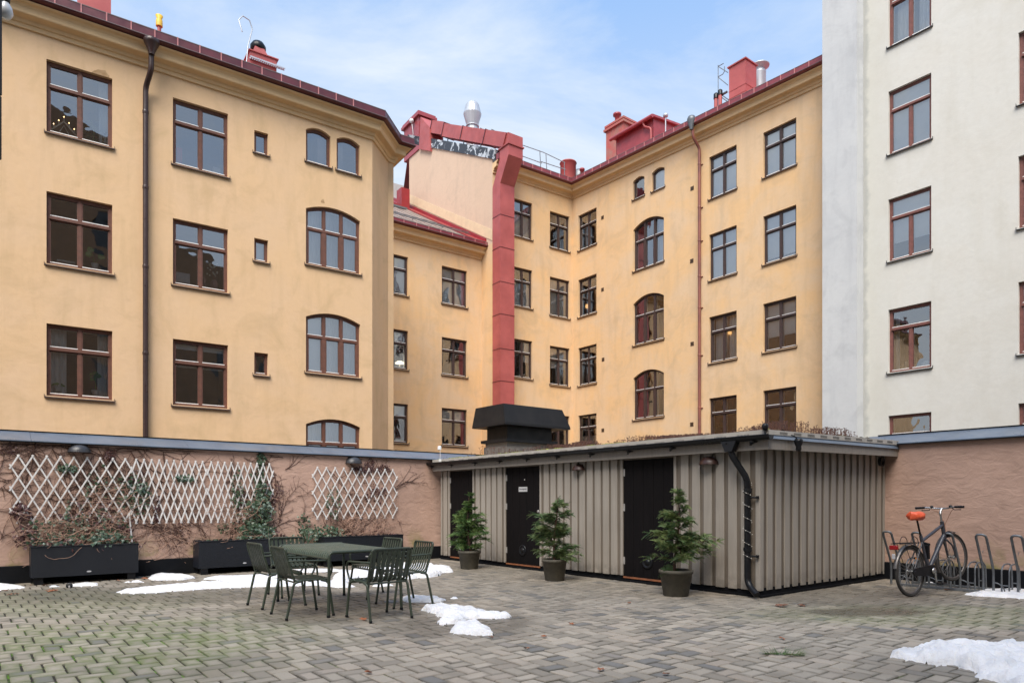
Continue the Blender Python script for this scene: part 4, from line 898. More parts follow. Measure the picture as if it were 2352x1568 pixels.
# spotlight on the shed verge
FSd = Fr(SH.o.x+SH.d.x*(SL+OS+.05), SH.o.y+SH.d.y*(SL+OS+.05), SH.n.x, SH.n.y)
s, z = FSd.p(1823, 1022); t = thing('spotlight', 'black pear-shaped spotlight hanging from the shed verge', 'lamp', FSd.M @ T(s, -.07, z))
MB().lathe([(0,-.085),(.03,-.082),(.038,-.06),(.036,-.02),(.058,.03),(.06,.06),(.045,.085),(0,.09)], 16).build('lamp_body', M_black, t); MB().tube([(-.03,0,.08),(-.06,.03,.12),(-.1,.05,.13)], .008, 5).build('cable', M_black, t); MB().lathe([(.0,0),(.012,.0),(.004,.05)], 8, (0,0,0), T(-.02,0,-.075) @ Matrix.Rotation(R(-80), 4, 'Y')).build('adjusting_lever', M_black, t)
s, z = FSd.p(1765, 993); t = MB(); t.lathe([(0,-.045),(.03,-.04),(.04,-.01),(.045,.02),(.03,.045),(0,.05)], 14, (0,0,0)); t.tube([(0,0,-.03),(.0,.0,-.1)], .01, 6); tag(t.build('gutter_ornament', M_black, None, SH.M @ T(SL+OS-.0, -OV-.06, 2.285)), 'small black ball fixed to the roof corner above the gutter end', 'ornament')
# little white sensor on a wire at the left end of the shed roof
s, z = SH.p(1028, 1052); t = thing('wire_sensor', 'small white clip and wire standing on the left end of the shed roof', 'sensor', SH.M @ T(s, -OV-.05, 2.19))
c = MB(); c.tube([(0,0,0),(.01,0,.3)], .005, 5); c.build('wire', M_wht, t); c = MB(); c.bbox(-.03,.03,-.02,.02,.0,.06,.006); c.build('clip', M_wht, t); c = MB(); c.bbox(-.06,.02,-.03,.03,.27,.36,.012); c.build('sensor_head', M_bulb, t)
# fairy lights on the downpipe
t = thing('fairy_lights', 'thin string of small white lights wound round the black shed downpipe', 'lights', SH.M @ T(xp-.03, -.085, 0))
c = MB(); L2 = MB(); pts = []; N = 230
for i in range(N): a = i*.165; z = 1.56-.0045*i; pts.append((.056*math.cos(a), .056*math.sin(a), z))
c.tube(pts, .0018, 4, False); wr = c.build('wire', M_steel, t)
for i in range(0, N, 6): L2.lathe([(0,-.003),(.003,0),(0,.003)], 5, (pts[i][0]*1.06, pts[i][1]*1.06, pts[i][2]))
L2.build('bulbs', M_led, wr)

# black hood behind the shed
uH = Vector((-.619,.785,0)); MH = Matrix.Translation((-.19, 18.5, 0)) @ Matrix.Rotation(math.atan2(.619,.785), 4, 'Z')
t = thing('roof_vent_hood', 'wide black sheet metal ventilation hood on a rough concrete base behind the shed', 'vent', MH)
W2, D2 = 2.42, 1.55
c = MB(); zb2, zt2 = 3.47, 3.99
c.add([(0,0,zb2),(W2,0,zb2),(W2,D2,zb2),(0,D2,zb2),(.05,.14,zt2),(W2-.20,.14,zt2),(W2-.20,D2-.10,zt2),(.05,D2-.10,zt2),(.03,.04,zb2-.0),(0,0,zb2-.06),(W2,0,zb2-.06),(W2,D2,zb2-.06),(0,D2,zb2-.06)],
 [(0,1,5,4),(1,2,6,5),(2,3,7,6),(3,0,4,7),(4,5,6,7),(9,10,1,0),(10,11,2,1),(11,12,3,2),(12,9,0,3),(9,10,11,12)]); c.build('hood_cap', M_hood, t)
c = MB(); c.box(.35, W2-.42, .35, D2-.25, 3.0, 3.46); c.build('hood_neck', M_hood, t); c = MB(); c.box(.22, W2-.30, .22, D2-.12, 2.975, 3.06); c.build('neck_flange', M_hood, t)
c = MB(); c.box(.33, W2-.40, .33, D2-.2, 2.86, 2.977); c.build('concrete_upstand', paint('pale_concrete', (.30,.265,.23), (.22,.2,.18), 3, .9, bs=.4, bsc=14), t)
c = MB(); c.box(.31, W2-.38, .31, D2-.15, 0, 2.865); c.box(-.12, W2+.4, .02, D2+.6, 0, 2.6); c.build('base', M_conc, t)

# ------------------------------------------------------------------ trellises
def trellis(x0, x1, ztop, zbot, n, label, span=3.05):
    """n lattice tops across; strips cross in two layers"""
    s0, s1 = LW.p(x0, 1100)[0], LW.p(x1, 1100)[0]; Wt = s1-s0; H = ztop-zbot; pit = Wt/n; t = thing('trellis', label, 'trellis', LW.M @ T(s0, -.03, zbot), 'white wooden trellises')
    run_ = pit*span; sl = H/run_
    for lay, sg in ((0, 1), (1, -1)):
        mb = MB(); i = -4
        for i in range(-4, n+5):
            a = (i+.5)*pit                       # x at the top
            b = a + sg*run_; pts = []
            # clip to [0, Wt]
            ta, tb = 0.0, 1.0
            dx = b-a
            for lim, sgn in ((-.02, -1), (Wt+.02, 1)):
                for _ in (0,):
                    da = (a-lim)*sgn; db = (b-lim)*sgn
                    if da > 0 and db > 0: ta = 2
                    elif da > 0: ta = max(ta, da/(da-db))
                    elif db > 0: tb = min(tb, da/(da-db))
            if ta >= tb or tb-ta < .06: continue
            xa, za, xb, zb = a+dx*ta, H*(1-ta), a+dx*tb, H*(1-tb); d = Vector((xb-xa, 0, zb-za)).normalized(); nn = Vector((-d.z, 0, d.x))*.0115
            e0 = d*(.022 if ta == 0 else 0); e1 = d*(.022 if tb == 1 else 0); y = -.002-.009*lay; A, B = Vector((xa, y, za))-e0, Vector((xb, y, zb))+e1; ym = Vector((0, -.008, 0))
            mb.add([A-nn, A+nn, B+nn, B-nn, A-nn+ym, A+nn+ym, B+nn+ym, B-nn+ym], [(0,1,2,3),(4,5,6,7),(0,1,5,4),(1,2,6,5),(2,3,7,6),(3,0,4,7)])
        mb.build('slat_layer', M_wood, t)
trellis(25, 301, 2.035, .975, 9, 'wide open white trellis, leftmost on the pink wall')
trellis(303, 472, 2.035, .94, 10, 'narrow-meshed white trellis, middle of the three joined ones')
trellis(476, 624, 2.035, .93, 10, 'narrow-meshed white trellis, right of the three joined ones with ivy over its right half')
trellis(717, 909, 2.00, .96, 10, 'separate smaller white trellis near the shed')
c = MB(); s_ = LW.p(297, 1100)[0]; c.box(-.012, .012, -.01, 0, -.45, .1); tag(c.build('loose_slat', M_wood, None, LW.M @ T(s_, -.05, .98) @ Matrix.Rotation(R(-5), 4, 'Y')), 'loose white slat hanging below the leftmost trellis', 'slat')
# ------------------------------------------------------------------ planters
def weave():
    m = NT('black_woven_plastic'); x = m.xyz()
    a = m.math('SINE', m.math('MULTIPLY', x[0], 330)); b = m.math('SINE', m.math('MULTIPLY', x[2], 420)); h = m.math('MULTIPLY', a, b)
    c = m.mix(m.rng(h, -.6, .9), (.004,.005,.008), (.014,.017,.025)); return m.fin(c, .5, 0, m.bump(h, .6, .004), .25)
M_weave = weave(); M_soil = paint('potting_soil', (.045,.028,.018), (.02,.014,.01), 20, .95, bs=.6, bsc=50)
M_badge = paint('oval_badge', (.5,.5,.52), None, 5, .4)
PLS = []
def planter(s0, s1, label, top=.60, dep=.42):
    Lp = s1-s0; t = thing('planter', label, 'planter', LW.M @ T(s0, -.06-dep, 0), 'black woven planter troughs')
    mb = MB(); b = .008; z0 = .115
    for (x0, x1, y0, y1) in ((0,Lp,0,.03),(0,Lp,dep-.03,dep),(0,.03,.03,dep-.03),(Lp-.03,Lp,.03,dep-.03)): mb.box(x0, x1, y0, y1, z0, top-.012)
    mb.box(.03, Lp-.03, .03, dep-.03, z0, z0+.03); mb.build('trough', M_weave, t)
    rm = MB()
    for (x0, x1, y0, y1) in ((-.008,Lp+.008,-.008,.035),(-.008,Lp+.008,dep-.035,dep+.008),(-.008,.035,.035,dep-.035),(Lp-.035,Lp+.008,.035,dep-.035)): rm.bbox(x0, x1, y0, y1, top-.012, top+.006, .004)
    rm.build('rim', M_weave, t)
    for x in (.04, Lp-.16):
        for y in (.03, dep-.13): MB().box(x, x+.12, y, y+.10, 0, z0).build('foot', M_black, t)
    so = MB(); n, k = 40, 10; vs = [(.03+(Lp-.06)*i/n, .03+(dep-.06)*j/k, top-.07+.03*mnoise.noise(Vector((i*.4, j*.5, s0)))) for i in range(n+1) for j in range(k+1)]
    so.add(vs, [(i*(k+1)+j, (i+1)*(k+1)+j, (i+1)*(k+1)+j+1, i*(k+1)+j+1) for i in range(n) for j in range(k)], True); so.build('soil', M_soil, t)
    bd = MB(); bd.lathe([(.03,0),(.03,.002)], 16, (0,0,0), T(Lp*.52, -.0, .175) @ Matrix.Rotation(R(90), 4, 'X') @ Matrix.Diagonal((1.1,.42,1,1))); bd.build('badge', M_badge, t)
    PLS.append((s0, s1, dep, top)); return t
FPl = Fr(LW.o.x-LW.n.x*.48, LW.o.y-LW.n.y*.48, LW.d.x, LW.d.y)
planter(FPl.p(71, 1250)[0], FPl.p(318, 1250)[0], 'leftmost black woven planter under the wide open trellis')
planter(FPl.p(457, 1250)[0], FPl.p(652, 1250)[0], 'middle black woven planter, behind the left chairs of the table')
planter(FPl.p(745, 1250)[0], FPl.p(926, 1250)[0], 'right black woven planter behind the garden table, under the small trellis')

# ------------------------------------------------------------------ ivy and creepers (wall coordinates: s along, y outwards negative, z up)
def leafmat(name, c, c2):
    m = NT(name); k = m.rng(m.noise(7, 3), .35, .65); return m.fin(m.mix(k, c, c2), .42, 0, None, .5)
M_ivy = leafmat('ivy_leaf_green', (.028,.060,.030), (.055,.085,.045)); M_ivyp = leafmat('ivy_leaf_purple', (.055,.020,.022), (.085,.035,.03)); M_ivyl = leafmat('ivy_leaf_grey_green', (.10,.15,.12), (.06,.10,.07))
M_stem = paint('dark_brown_stem', (.060,.030,.024), (.10,.05,.035), 15, .85); M_stemt = paint('tan_dry_stem', (.42,.27,.20), (.27,.15,.11), 15, .85)
def W2(x, y, off=0): s, z = LW.p(x, y, -off); return Vector((s, -off, z))
LEAF = [(0,0),(.32,-.12),(.55,.10),(.36,.28),(.52,.62),(.2,.52),(0,1.0),(-.2,.52),(-.52,.62),(-.36,.28),(-.55,.10),(-.32,-.12)]
def leaf(mb, r, p, size):
    M = Matrix.Translation(p) @ Matrix.Rotation(r.gauss(0,.5), 4, 'Z') @ Matrix.Rotation(R(90)+r.gauss(-.25,.45), 4, 'X') @ Matrix.Rotation(r.uniform(2.2,4.1), 4, 'Z')
    vs = [M @ Vector((x*size, y*size, -.18*size*abs(x))) for x, y in LEAF]; mb.add(vs, [tuple(range(12))])
def creep(mb, r, p, ang, ln, rad, wig=.35, tw=.25, out=.015, grav=0, depth=0):
    pts = [Vector(p)]; a = ang; step = .035; n = int(ln/step)
    for i in range(n):
        a += r.gauss(0, wig*.35) - grav*math.cos(a)*.05
        q = pts[-1] + Vector((math.cos(a)*step, r.gauss(0,.003), math.sin(a)*step)); q.y = min(-.008, max(-out, q.y)); q.z = min(q.z, 2.235-.02*r.random()); pts.append(q)
        if depth < 2 and r.random() < tw*.34: creep(mb, r, q, a+r.choice((-1,1))*r.uniform(.5,1.3), ln*r.uniform(.12,.4), rad*.6, wig, tw, out, grav, depth+1)
    if len(pts) > 2: mb.tube(pts, [rad*(1-.75*i/len(pts)) for i in range(len(pts))], 4, False)
def plant(name, label, cat, grp, stems, tans, leaves, seed):
    r = random.Random(seed); t = thing(name, label, cat, LW.M, grp)
    mb = MB()
    for (x, y, ang, ln, rad, *o) in stems+stems: creep(mb, r, W2(x, y, .02), R(ang), ln, rad, *(o or [.35]))
    if stems: mb.build('stems', M_stem, t)
    if tans:
        for (x0, x1, y0, y1, n, o0, o1) in tans:
            mb = MB()
            for _ in range(int(n*1.3)):
                off = r.uniform(o0, o1); p = W2(r.uniform(x0, x1), r.uniform(y0, y1), off); pts = [p]; a = r.uniform(0, 6.28); da = r.gauss(0,.16)
                for i in range(r.randint(8, 24)):
                    a += da + r.gauss(0,.22); q = pts[-1]+Vector((math.cos(a)*.033, r.gauss(0,.008), math.sin(a)*.022-.001)); pts.append(q)
                mb.tube(pts, [r.uniform(.0022,.0042)]*len(pts), 4, False)
            mb.build('dry_tendrils', M_stemt, t)
    for nm, m, lst in (('leaves', M_ivy, leaves[0]), ('purple_leaves', M_ivyp, leaves[1]), ('pale_leaves', M_ivyl, leaves[2])):
        if not lst: continue
        mb = MB()
        for (x0, x1, y0, y1, n, o0, o1, *sz) in lst:
            s0, s1 = (sz or [.025, .055])[:2] if sz else (.03, .06)
            for _ in range(int(n*(1.25 if m is M_ivy else 1.9 if m is M_ivyp else 1.1))):
                u, v = r.random(), r.random(); cx_, cy_ = (x0+x1)/2, (y0+y1)/2
                x = cx_+(x1-x0)/2*math.cos(u*6.28)*math.sqrt(v)*r.uniform(.8,1.15); y = cy_+(y1-y0)/2*math.sin(u*6.28)*math.sqrt(v)*r.uniform(.8,1.15)
                leaf(mb, r, W2(x, y, r.uniform(o0, o1)), r.uniform(s0, s1))
        mb.build(nm, m, t)
    return t
I_ = 'ivy growing out of the planters'; V_ = 'bare creepers on the pink wall'
plant('ivy', 'thinning ivy with tan tendrils in the leftmost planter, climbing the wide trellis', 'ivy', I_,
  [(x, 1255, a, l, .007, .4, .5, .12) for x, a, l in ((85,100,1.0),(95,80,.9),(120,95,1.2),(150,70,1.0),(165,110,1.5),(190,88,1.3),(205,60,1.1),(235,100,1.4),(250,85,1.7),(270,95,1.2),(290,70,1.3),(60,120,.7))] + [(x, y, a, l, .006, .5, .5, .06) for x, y, a, l in ((175,1180,100,.9),(215,1160,60,.9),(240,1120,130,.9),(150,1120,40,1.1),(120,1150,20,1.3))],
  [(75,300,1175,1250,95,.03,.42),(150,290,1120,1200,40,.02,.1),(90,320,1225,1262,50,.1,.5)],
  ([(80,318,1222,1262,230,.1,.46),(205,285,1215,1256,130,.1,.44),(50,115,1195,1265,60,.05,.3),(150,165,1150,1260,45,.02,.12),(285,345,1085,1180,90,.02,.07),(130,180,1065,1085,30,.02,.05),(175,300,1075,1200,70,.02,.06),(95,300,1180,1240,120,.05,.3)],
   [(25,70,1155,1200,55,.02,.15),(30,90,1200,1260,60,.05,.3),(130,300,1150,1245,90,.02,.2),(60,330,1235,1265,70,.1,.5)],
   [(205,280,1225,1258,70,.3,.5),(135,180,1066,1082,22,.03,.06),(290,340,1105,1135,26,.03,.07),(100,200,1240,1262,30,.2,.5)]), 11)
plant('ivy', 'dense dark ivy rising from the middle planter over the right half of the long trellis', 'ivy', I_,
  [(x, 1250, a, l, .008, .35, .5, .12) for x, a, l in ((530,95,1.2),(545,85,1.5),(560,100,1.1),(575,80,1.4),(590,95,1.7),(605,75,1.3),(620,100,1.1),(480,110,.4))] + [(592,1090,80,.5,.008),(600,1075,40,.5,.006),(628,1160,70,.5,.006),(635,1120,100,.3,.005)],
  [(520,575,1160,1255,48,.02,.35),(455,640,1232,1256,60,.1,.45),(560,620,1120,1240,22,.02,.2)],
  ([(545,632,1195,1258,430,.05,.42),(560,628,1140,1215,320,.03,.25),(585,622,1105,1160,170,.02,.12),(575,612,1070,1120,50,.01,.04),(625,668,1225,1262,60,.05,.3),(530,560,1080,1190,70,.02,.08),(500,545,1195,1225,22,.02,.08),(398,452,1088,1106,44,.02,.05),(462,560,1236,1256,60,.1,.4),(588,608,1040,1075,26,.01,.03)],
   [(350,368,1130,1200,24,.02,.06),(455,560,1238,1255,50,.1,.4),(610,640,1080,1180,22,.01,.06),(590,660,1215,1260,50,.1,.35)],
   [(565,640,1205,1258,75,.25,.45),(575,625,1130,1190,50,.1,.3),(400,450,1090,1104,12,.03,.06)]), 12)
plant('ivy', 'straggling ivy with purple dead heads in the right planter, round the small trellis', 'ivy', I_,
  [(x, 1245, a, l, .007, .35, .6, .1) for x, a, l in ((765,95,.9),(790,85,1.1),(810,100,1.0),(825,80,.9),(840,95,1.2),(860,70,.9),(880,100,.8),(700,110,.4),(820,120,1.2))] + [(880,1110,120,.9,.006),(750,1075,-40,1.5,.006,.2),(800,1130,-30,1.0,.005),(905,1125,25,.9,.005,.25)],
  [(775,905,1190,1250,85,.03,.38),(800,880,1225,1255,50,.1,.45),(770,900,1130,1200,12,.02,.1)],
  ([(690,785,1205,1250,200,.04,.34),(682,715,1180,1230,50,.02,.15),(735,790,1205,1245,90,.05,.3),(750,785,1110,1200,60,.02,.06),(860,915,1225,1252,55,.1,.4),(660,700,1225,1252,26,.04,.2),(760,860,1236,1252,60,.1,.4)],
   [(805,868,1070,1086,110,.01,.05,.02,.035),(835,865,1055,1080,45,.01,.04,.02,.035),(865,900,1065,1088,60,.01,.04,.02,.035),(840,900,1110,1160,35,.02,.05),(800,920,1215,1250,90,.05,.35)],
   [(700,790,1215,1248,34,.2,.35),(780,900,1235,1250,20,.2,.4)]), 13)
plant('climbing_vine', 'bare dark creeper hanging from the coping above the first planter', 'climbing plant', V_,
  [(250,1030,-90,.9,.012,.3,.9),(258,1032,-80,1.2,.010,.3,.9),(244,1034,-110,.9,.009,.3,.9),(255,1040,15,1.6,.008,.25,.7),(300,1035,-55,1.7,.009,.3,.7),(240,1045,175,1.5,.007,.25,.7),(82,1015,-88,.9,.010,.35,.9),(120,1030,-60,1.3,.007,.3,.7),(375,1038,-75,.6,.006,.3,.6)], [],
  ([(250,345,1085,1160,26,.01,.04)], [(240,265,1030,1065,75,.01,.05,.015,.03),(290,340,1060,1110,16,.01,.03)], []), 14)
plant('climbing_vine', 'bare creeper running in from the left edge of the pink wall', 'climbing plant', V_,
  [(-10,1035,15,1.0,.006,.3,.6),(-12,1042,2,1.6,.007,.25,.6),(-8,1062,25,1.2,.005,.5,.5),(-10,1090,40,.9,.006,.5,.5),(-10,1120,-12,1.2,.005,.3,.5),(-10,1170,3,.8,.005,.3,.5),(0,1240,60,1.0,.005,.4,.5)], [], ([], [(0,40,1015,1050,20,.01,.03,.015,.03)], []), 15)
plant('climbing_vine', 'bare creeper fanning over the wall between the two left planters', 'climbing plant', V_,
  [(418,1235,110,.8,.008,.3,.8),(420,1222,170,1.0,.006,.3,.8),(430,1240,160,1.5,.005,.3,.7),(330,1205,-25,1.4,.006,.3,.7),(345,1195,-50,.9,.005,.3,.7),(395,1130,-70,.9,.007,.3,.8),(445,1255,150,1.3,.004,.3,.6)], [(330,440,1215,1262,26,.01,.04)], ([], [(400,445,1195,1240,30,.01,.03,.015,.03)], []), 16)
plant('climbing_vine', 'twiggy creeper under the coping between the long and the small trellis', 'climbing plant', V_,
  [(600,1045,-85,.6,.010,.3,.9),(606,1045,-60,.7,.008,.3,.9),(650,1050,170,.5,.006,.3,.6),(643,1190,80,.9,.006,.25,1.1),(620,1170,70,.6,.006,.3,.9),(655,1078,25,.7,.006,.3,.8),(533,1070,-80,.5,.007,.3,1),(680,1140,15,.5,.004,.3,.6),(625,1190,-60,.6,.005,.3,.6),(560,1050,-20,.4,.005,.3,.6)], [], ([(590,612,1040,1080,35,.01,.04)], [(638,650,1110,1200,40,.01,.04,.015,.03),(530,538,1045,1085,16,.01,.03,.015,.025)], []), 17)
plant('climbing_vine', 'thin tendrils reaching from the small trellis towards the shed', 'climbing plant', V_,
  [(906,1120,30,.7,.006,.25,.5),(930,1105,-5,.6,.004,.2,.5),(885,1065,60,.4,.004,.3,.6),(800,1062,-30,.9,.005,.3,.7),(915,1195,-60,.4,.004,.4,.5)], [], ([], [(845,860,1050,1070,18,.01,.03,.015,.03)], []), 18)

# ------------------------------------------------------------------ table and chairs
M_olive = paint('olive_green_powder_coat', (.040,.052,.036), (.034,.045,.031), 8, .42, spec=.45)
M_olivet = paint('olive_tabletop_sky_sheen', (.085,.115,.088), (.075,.10,.078), 8, .42, spec=.5)  # olive coat again, its colour made paler to stand for the reflected sky
tz = .74; ctr = Vector((-2.2, 8.59, 0)); rotU = math.atan2(.785, -.619)
TT = Matrix.Translation(ctr) @ Matrix.Rotation(rotU, 4, 'Z')
tb = thing('garden_table', 'olive green slatted metal garden table with rounded ends, among six matching chairs', 'table', TT)
La, Wb = .80, .45
sl = MB(); n = 26
for i in range(n):
    x = -La+.03+(2*La-.06)*(i+.5)/n; hw = .0225
    pr = [(-Wb+.005,tz-.075),(-Wb+.008,tz-.05),(-Wb+.022,tz-.022),(-Wb+.045,tz-.006),(-Wb+.075,tz),(Wb-.075,tz),(Wb-.045,tz-.006),(Wb-.022,tz-.022),(Wb-.008,tz-.05),(Wb-.005,tz-.075)]
    lo = [(y*(1-.008/abs(y)), z-.007) for y, z in pr[::-1]]
    k = len(pr); vs = [(x-hw,y,z) for y, z in pr]+[(x+hw,y,z) for y, z in pr]; sl.add(vs, [(j, j+1, k+j+1, k+j) for j in range(k-1)], True)
    vs = [(x-hw,y,z) for y, z in lo]+[(x+hw,y,z) for y, z in lo]; sl.add(vs, [(j, k+j, k+j+1, j+1) for j in range(k-1)], True)
    for q in (-hw, hw):
        P = [(x+q,y,z) for y, z in pr]; Q = [(x+q,y,z) for y, z in lo[::-1]]; sl.add(P+Q, [(j, j+1, k+j+1, k+j) for j in range(k-1)])
sl.build('tabletop_slats', M_olivet, tb)
fr = MB()
for sx_ in (-1, 1):
    fr.tube(fillet([(sx_*La,-Wb,tz-.14),(sx_*La,-Wb,tz-.012),(sx_*La,Wb,tz-.012),(sx_*La,Wb,tz-.14)], .12, 6), .018, 10)
for sy_ in (-1, 1): fr.tube([(-La,sy_*(Wb-.004),tz-.085),(La,sy_*(Wb-.004),tz-.085)], .013, 8)
fr.build('frame', M_olive, tb)
for sx_ in (-1, 1):
    for sy_ in (-1, 1):
        lg = MB(); lg.tube([(sx_*La,sy_*Wb,tz-.13),(sx_*(La+.012),sy_*(Wb+.012),.02)], [.018,.018], 10); lg.tube(fillet([(sx_*La,sy_*Wb,tz-.2),(sx_*(La-.03),sy_*(Wb-.03),tz-.14),(sx_*(La-.10),sy_*(Wb-.0),tz-.088)], .04), .008, 6); lo = lg.build('leg', M_olive, tb)
        MB().lathe([(.021,0),(.022,.022),(.019,.03)], 12, (sx_*(La+.012), sy_*(Wb+.012), 0)).build('foot_cap', M_black, lo)
for y in (-.2, .0, .2): pass
def make_chair():
    t = thing('garden_armchair', '', 'chair', I4)
    W_, st, bt = .245, .44, .80          # half width, seat height, back top;  front = +x
    n = 8; sl = MB(); bk = MB()
    prof = [(.22,st-.045),(.235,st-.025),(.225,st-.006),(.20,st),(.05,st-.006),(-.10,st-.014),(-.16,st-.008),(-.195,st+.02),(-.215,st+.07),(-.245,st+.17),(-.275,st+.28),(-.285,st+.325),(-.283,st+.345)]
    for i in range(n):
        y = -W_+.035+(2*W_-.07)*i/(n-1); hw = .0195
        for dz_ in (0, -.0045):
            vs = [(x, y-hw, z+dz_*(1 if x > -.17 else 0)+0) if dz_ == 0 or x > -.17 else (x+dz_, y-hw, z) for x, z in prof]+[(x, y+hw, z+dz_*(1 if x > -.17 else 0)) if dz_ == 0 or x > -.17 else (x+dz_, y+hw, z) for x, z in prof]
            k = len(prof); m_ = sl; m_.add(vs, [(j, j+1, k+j+1, k+j) for j in range(k-1)], True)
    sl.build('seat_and_back_slats', M_olive, t)
    fr = MB()
    bk_ = [(-.185,-W_,st-.012),(-.215,-W_,st+.09),(-.275,-W_,bt-.09),(-.287,-W_,bt-.012),(-.287,W_,bt-.012),(-.275,W_,bt-.09),(-.215,W_,st+.09),(-.185,W_,st-.012)]
    fr.tube(fillet(bk_, .06, 5), .0125, 10); fr.build('back_frame', M_olive, t)
    sf = MB(); sf.tube(fillet([(-.19,-W_,st-.016),(.20,-W_,st-.016),(.225,-W_,st-.045),(.225,W_,st-.045),(.20,W_,st-.016),(-.19,W_,st-.016)], .03), .011, 8); sf.tube([(-.185,-W_,st-.03),(-.185,W_,st-.03)], .010, 8)
    sf.tube([(.0,-W_,st-.03),(.0,W_,st-.03)], .009, 6); sf.build('seat_frame', M_olive, t)
    for sy_ in (-1, 1):
        a = MB(); Y = sy_*(W_+.012); a.tube(fillet([(-.262,sy_*W_,bt-.155),(-.15,Y+sy_*.02,bt-.155),(.20,Y+sy_*.025,bt-.165),(.245,Y+sy_*.012,bt-.24),(.235,Y,st+.04),(.19,Y,st-.02)], .05, 5), .0115, 10); a.build('armrest', M_olive, t)
        l = MB(); l.tube(fillet([(-.11,sy_*(W_+.006),st-.022),(-.19,sy_*(W_+.008),st-.035),(-.275,sy_*(W_+.014),.015)], .05), .0145, 10); lo = l.build('leg', M_olive, t); MB().lathe([(.017,0),(.018,.02),(.016,.026)], 10, (-.277, sy_*(W_+.014), 0)).build('foot_cap', M_black, lo)
        l = MB(); l.tube(fillet([(.12,sy_*(W_+.006),st-.022),(.205,sy_*(W_+.008),st-.045),(.262,sy_*(W_+.014),.015)], .05), .0145, 10); lo = l.build('leg', M_olive, t); MB().lathe([(.017,0),(.018,.02),(.016,.026)], 10, (.263, sy_*(W_+.014), 0)).build('foot_cap', M_black, lo)
    return t
chair0 = make_chair()
aV = math.atan2(.619, .785); aU = rotU
specs = [((-2.96, 8.60), aV+.03, 'olive metal armchair on the far left of the table, seen from behind'),
         ((-2.41, 7.865), aV-.02, 'olive metal armchair at the near left of the table, before the leftmost chair'),
         ((-1.50, 7.69), aU+.05, 'olive metal armchair at the near end of the table, slatted back to the viewer'),
         ((-3.06, 9.57), aU+math.pi, 'olive metal armchair at the far left end of the table, half hidden behind it'),
         ((-1.37, 8.65), aV+math.pi-.05, 'olive metal armchair at the right side of the table, nearest the snow heap and rightmost'),
         ((-1.90, 9.46), aV+math.pi+.04, 'olive metal armchair at the back right of the table, in front of the right planter')]
for i, ((x, y), a, lb) in enumerate(specs):
    c = chair0 if i == 0 else copy_tree(chair0); c.matrix_basis = T(x, y, 0, a); tag(c, lb, 'chair', 'garden chairs round the table')

